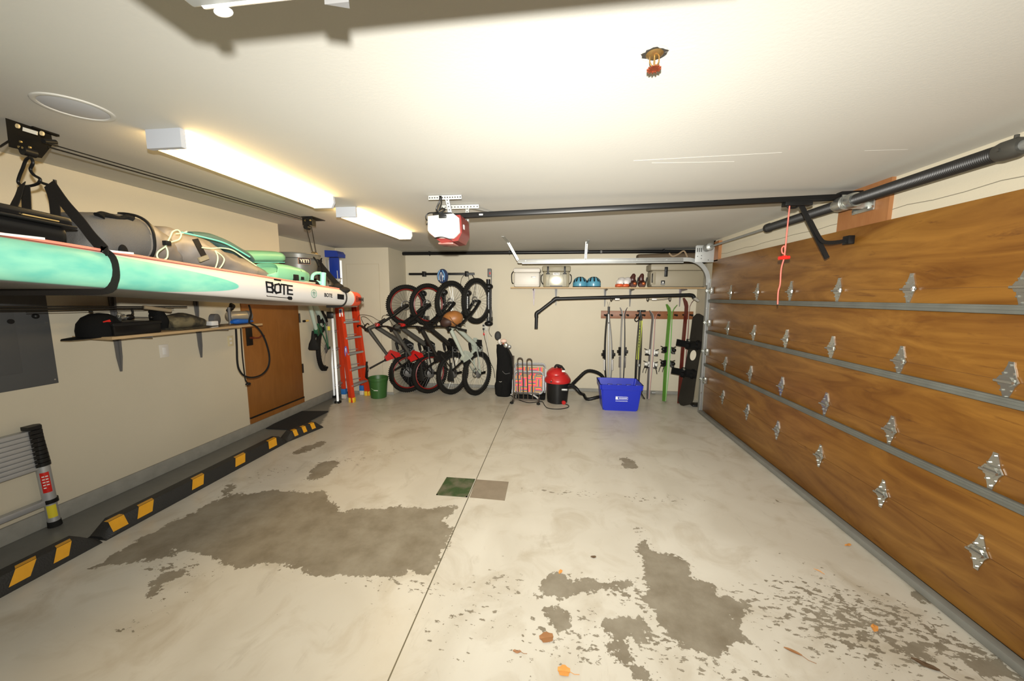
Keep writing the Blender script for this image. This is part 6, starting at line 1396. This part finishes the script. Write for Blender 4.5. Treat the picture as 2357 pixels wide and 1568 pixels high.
# red and white shoes + brown gloves
wrm = mat('white_red_shell', (.75, .72, .70), .3)
for i, px in enumerate((1431, 1444)):
    c = at(px, 660, 'y', 6.02+.03*i); c.z = zs_
    t = thing('sports_shoe', ['left one of the red and white rounded shoes on the back shelf', 'right one of the red and white rounded shoes on the back shelf'][i], 'shoe', c, 'red and white shoes on the back shelf')
    build('upper', blob([(c+V((-.07, -.06, .04)), .02, .04), (c+V((-.04, -.04, .065)), .055, .065), (c+V((.0, .02, .085)), .075, .062), (c+V((.02, .10, .09)), .075, .05), (c+V((.02, .15, .07)), .05, .04)], wr=.003), wrm, t)
    build('red_sole', blob([(c+V((-.10, -.075, .018)), .014, .035), (c+V((-.05, -.05, .03)), .034, .07), (c+V((0, .05, .02)), .018, .05)]), mat('orange_red_sole', (.60, .10, .03), .35), t)
    build('toe_cap', MB().ball(c+V((.0, -.065, .055)), (.028, .02, .026)), chrome, t); build('collar', MB().ball(c+V((0, .08, .14)), (.045, .06, .015)), black, t)
dkb = mat('dark_brown_glove', (.055, .014, .010), .4); cop = mat('copper_shine', (.50, .12, .04), .25, .5)
for i, px in enumerate((1458, 1478)):
    c = at(px, 660, 'y', 6.03); c.z = zs_
    t = thing('boot', ['left dark brown boot with open cuff on the back shelf beside red-white shoes', 'right dark brown boot with open cuff on the back shelf beside the big tan cooler'][i], 'boot', c, 'dark brown boots on the back shelf')
    build('boot_shell', blob([(c+V((-.02, -.08, .03)), .03, .045), (c+V((-.01, -.03, .045)), .045, .055), (c+V((0, .05, .06)), .06, .055), (c+V((0, .12, .05)), .045, .045)], wr=.004), dkb, t)
    build('cuff', blob([(c+V((.0, .05, .08)), .05, .05), (c+V((-.01, .05, .13)), .045, .042), (c+V((.005, .05, .19)), .03, .03), (c+V((.015, .05, .215)), .012, .012)], ref=(0, 1, 0), wr=.008, seed=i+5), dkb, t)
    build('side_buckle', blob([(c+V((.05, .02, .05)), .012, .012), (c+V((.065, .02, .11)), .010, .010), (c+V((.075, .02, .155)), .012, .012)], ref=(0, 1, 0)), black, t)
    build('copper_toe', MB().ball(c+V((.0, -.09, .055)), (.028, .022, .024)), cop, t)
# big tan cooler and the case on it
x0, x1, zt = cbox(1500, 1620, 607, 5.99, 0, 0); x1 = 2.27
t = thing('cooler', 'large tan hard cooler at the right end of the back shelf', 'cooler', ((x0+x1)/2, 6.13, zs_))
tan2 = mat('warm_tan_plastic', (.27, .235, .165), .5, bump=.06, bscale=300)
build('tub', MB().box((x0+.01, 6.0, zs_), (x1, 6.30, zt-.10), bev=.03), tan2, t); build('lid', MB().box((x0-.01, 5.985, zt-.105), (x1+.005, 6.31, zt), bev=.022), tan2, t)
build('end_recess', MB().box((x0+.0, 5.998, zs_+.04), (x0+.075, 6.004, zt-.13), bev=.004), tan2, t)
build('end_handle', MB().tube(cr([(x0+.02, 5.985, zt-.15), (x0+.015, 5.975, zt-.20), (x0+.015, 5.975, zs_+.12), (x0+.02, 5.985, zs_+.07)]), .008), black, t)
build('latch', MB().box((x0+.195, 5.968, zt-.20), (x0+.245, 5.988, zt-.05), bev=.008).box((x0+.205, 5.960, zt-.12), (x0+.235, 5.972, zt-.06), bev=.004), black, t)
build('badge', MB().box((x0+.155, 5.990, zs_+.035), (x0+.215, 6.0, zs_+.105), bev=.004), black, t); build('badge_mark', MB().cyl((x0+.185, 5.990, zs_+.075), (x0+.185, 5.988, zs_+.075), .014).box((x0+.160, 5.987, zs_+.045), (x0+.210, 5.991, zs_+.053)), white, t)
build('base_foot', MB().box((x0+.02, 5.992, zs_), (x1, 6.01, zs_+.008)), black, t)
x0c = at(1471, 588, 'y', 6.06).x
t = thing('soft_case', 'long brown soft case with strap lying on top of the large tan cooler', 'case', (1.8, 6.15, zt))
bs = mat('brown_soft_case', (.085, .058, .032), .75, bump=.2, bscale=200)
build('case_body', blob([(V((x0c, 6.12, zt+.085)), .05, .07), (V((x0c+.03, 6.12, zt+.085)), .075, .10), (V((x0c+.5, 6.12, zt+.088)), .082, .12), (V((2.24, 6.12, zt+.09)), .085, .13)], e=4, ref=(0, 0, 1)), bs, t)
build('strap', MB().strap(cr([at(1540, 583, 'y', 6.0), at(1548, 590, 'y', 5.99), at(1560, 586, 'y', 5.99), at(1574, 578, 'y', 6.0), at(1582, 592, 'y', 5.99)]), .022, .005, (0, 1, 0)), mat('tan_strap', (.24, .17, .10), .7), t)
# --- bent black pipe slung under the shelf
t = thing('bent_pipe', 'black pipe with two bends slung under the back shelf', 'pipe', at(1234, 757, 'y', 5.85))
pp = [at(1234, 757, 'y', 5.85), at(1235, 722, 'y', 5.85), at(1279, 688, 'y', 5.85), at(1400, 684, 'y', 5.85), at(1588, 679, 'y', 5.85)]
build('pipe', MB().cyl(pp[0], pp[1], .027, n=18).cyl(pp[1], pp[2], .027, n=18).cyl(pp[2], pp[4], .027, n=18), black, t)
for i in (1, 2):
    a = pp[i]+(pp[i-1]-pp[i]).normalized()*.06; b = pp[i]+(pp[i+1]-pp[i]).normalized()*.06
    build('elbow', MB().tube(cr([a, pp[i], b], 8), .032, 16), black, t)
build('angled_end', MB().tube(cr([pp[4]-V((.02, 0, 0)), pp[4]+V((.04, 0, -.01)), at(1598, 686, 'y', 5.85)]), .028, 16), black, t)
build('grey_cloth_tip', MB().cyl(at(1597, 685, 'y', 5.85), at(1608, 693, 'y', 5.85), .026, .020), mat('grey_cloth', (.30, .28, .24), .8), t)
for px in (1407, 1491, 1542): build('hook', MB().tube(cr([at(px-2, 684, 'y', 5.82), at(px-2, 690, 'y', 5.82), at(px, 693, 'y', 5.84), at(px+2, 690, 'y', 5.87), at(px+2, 682, 'y', 5.88)]), .006, 6), black, t)
for pts in (((1407, 690), (1425, 688), (1450, 686)), ((1491, 689), (1515, 690), (1542, 687))): build('cord', MB().tube(cr([at(x_, y_, 'y', 5.84) for x_, y_ in pts]), .004, 6), black, t)
for px in (1421, 1506): build('white_tag', MB().box((-.035, -.006, -.014), (.035, .006, .014), Matrix.Translation(at(px, 689, 'y', 5.83)), .003), white, t)
single('wall_bumper', MB().cyl(at(1499, 904, 'y', 6.25), at(1508, 904, 'y', 6.25), .022), galv, 'small silver cylinder on the floor edge behind the grey skis', 'bumper')
single('floor_wedge', MB().box((2.08, 5.62, 0), (2.22, 5.78, .03), bev=.008), black, 'small black wedge on the floor beside the snowboard', 'wedge')
single('soft_bag', blob([(V((-2.62, 6.05, .20)), .16, .12), (V((-2.55, 6.05, .24)), .22, .16), (V((-2.40, 6.05, .24)), .23, .17), (V((-2.25, 6.05, .22)), .20, .15), (V((-2.20, 6.05, .20)), .12, .10)], wr=.02, n=28), fabric_black, 'black bag on the floor behind the leftmost hanging bike', 'bag')
for o in list(scene.objects):
    if o.type == 'MESH' and len(o.data.polygons) == 0: print('EMPTY MESH', o.name)
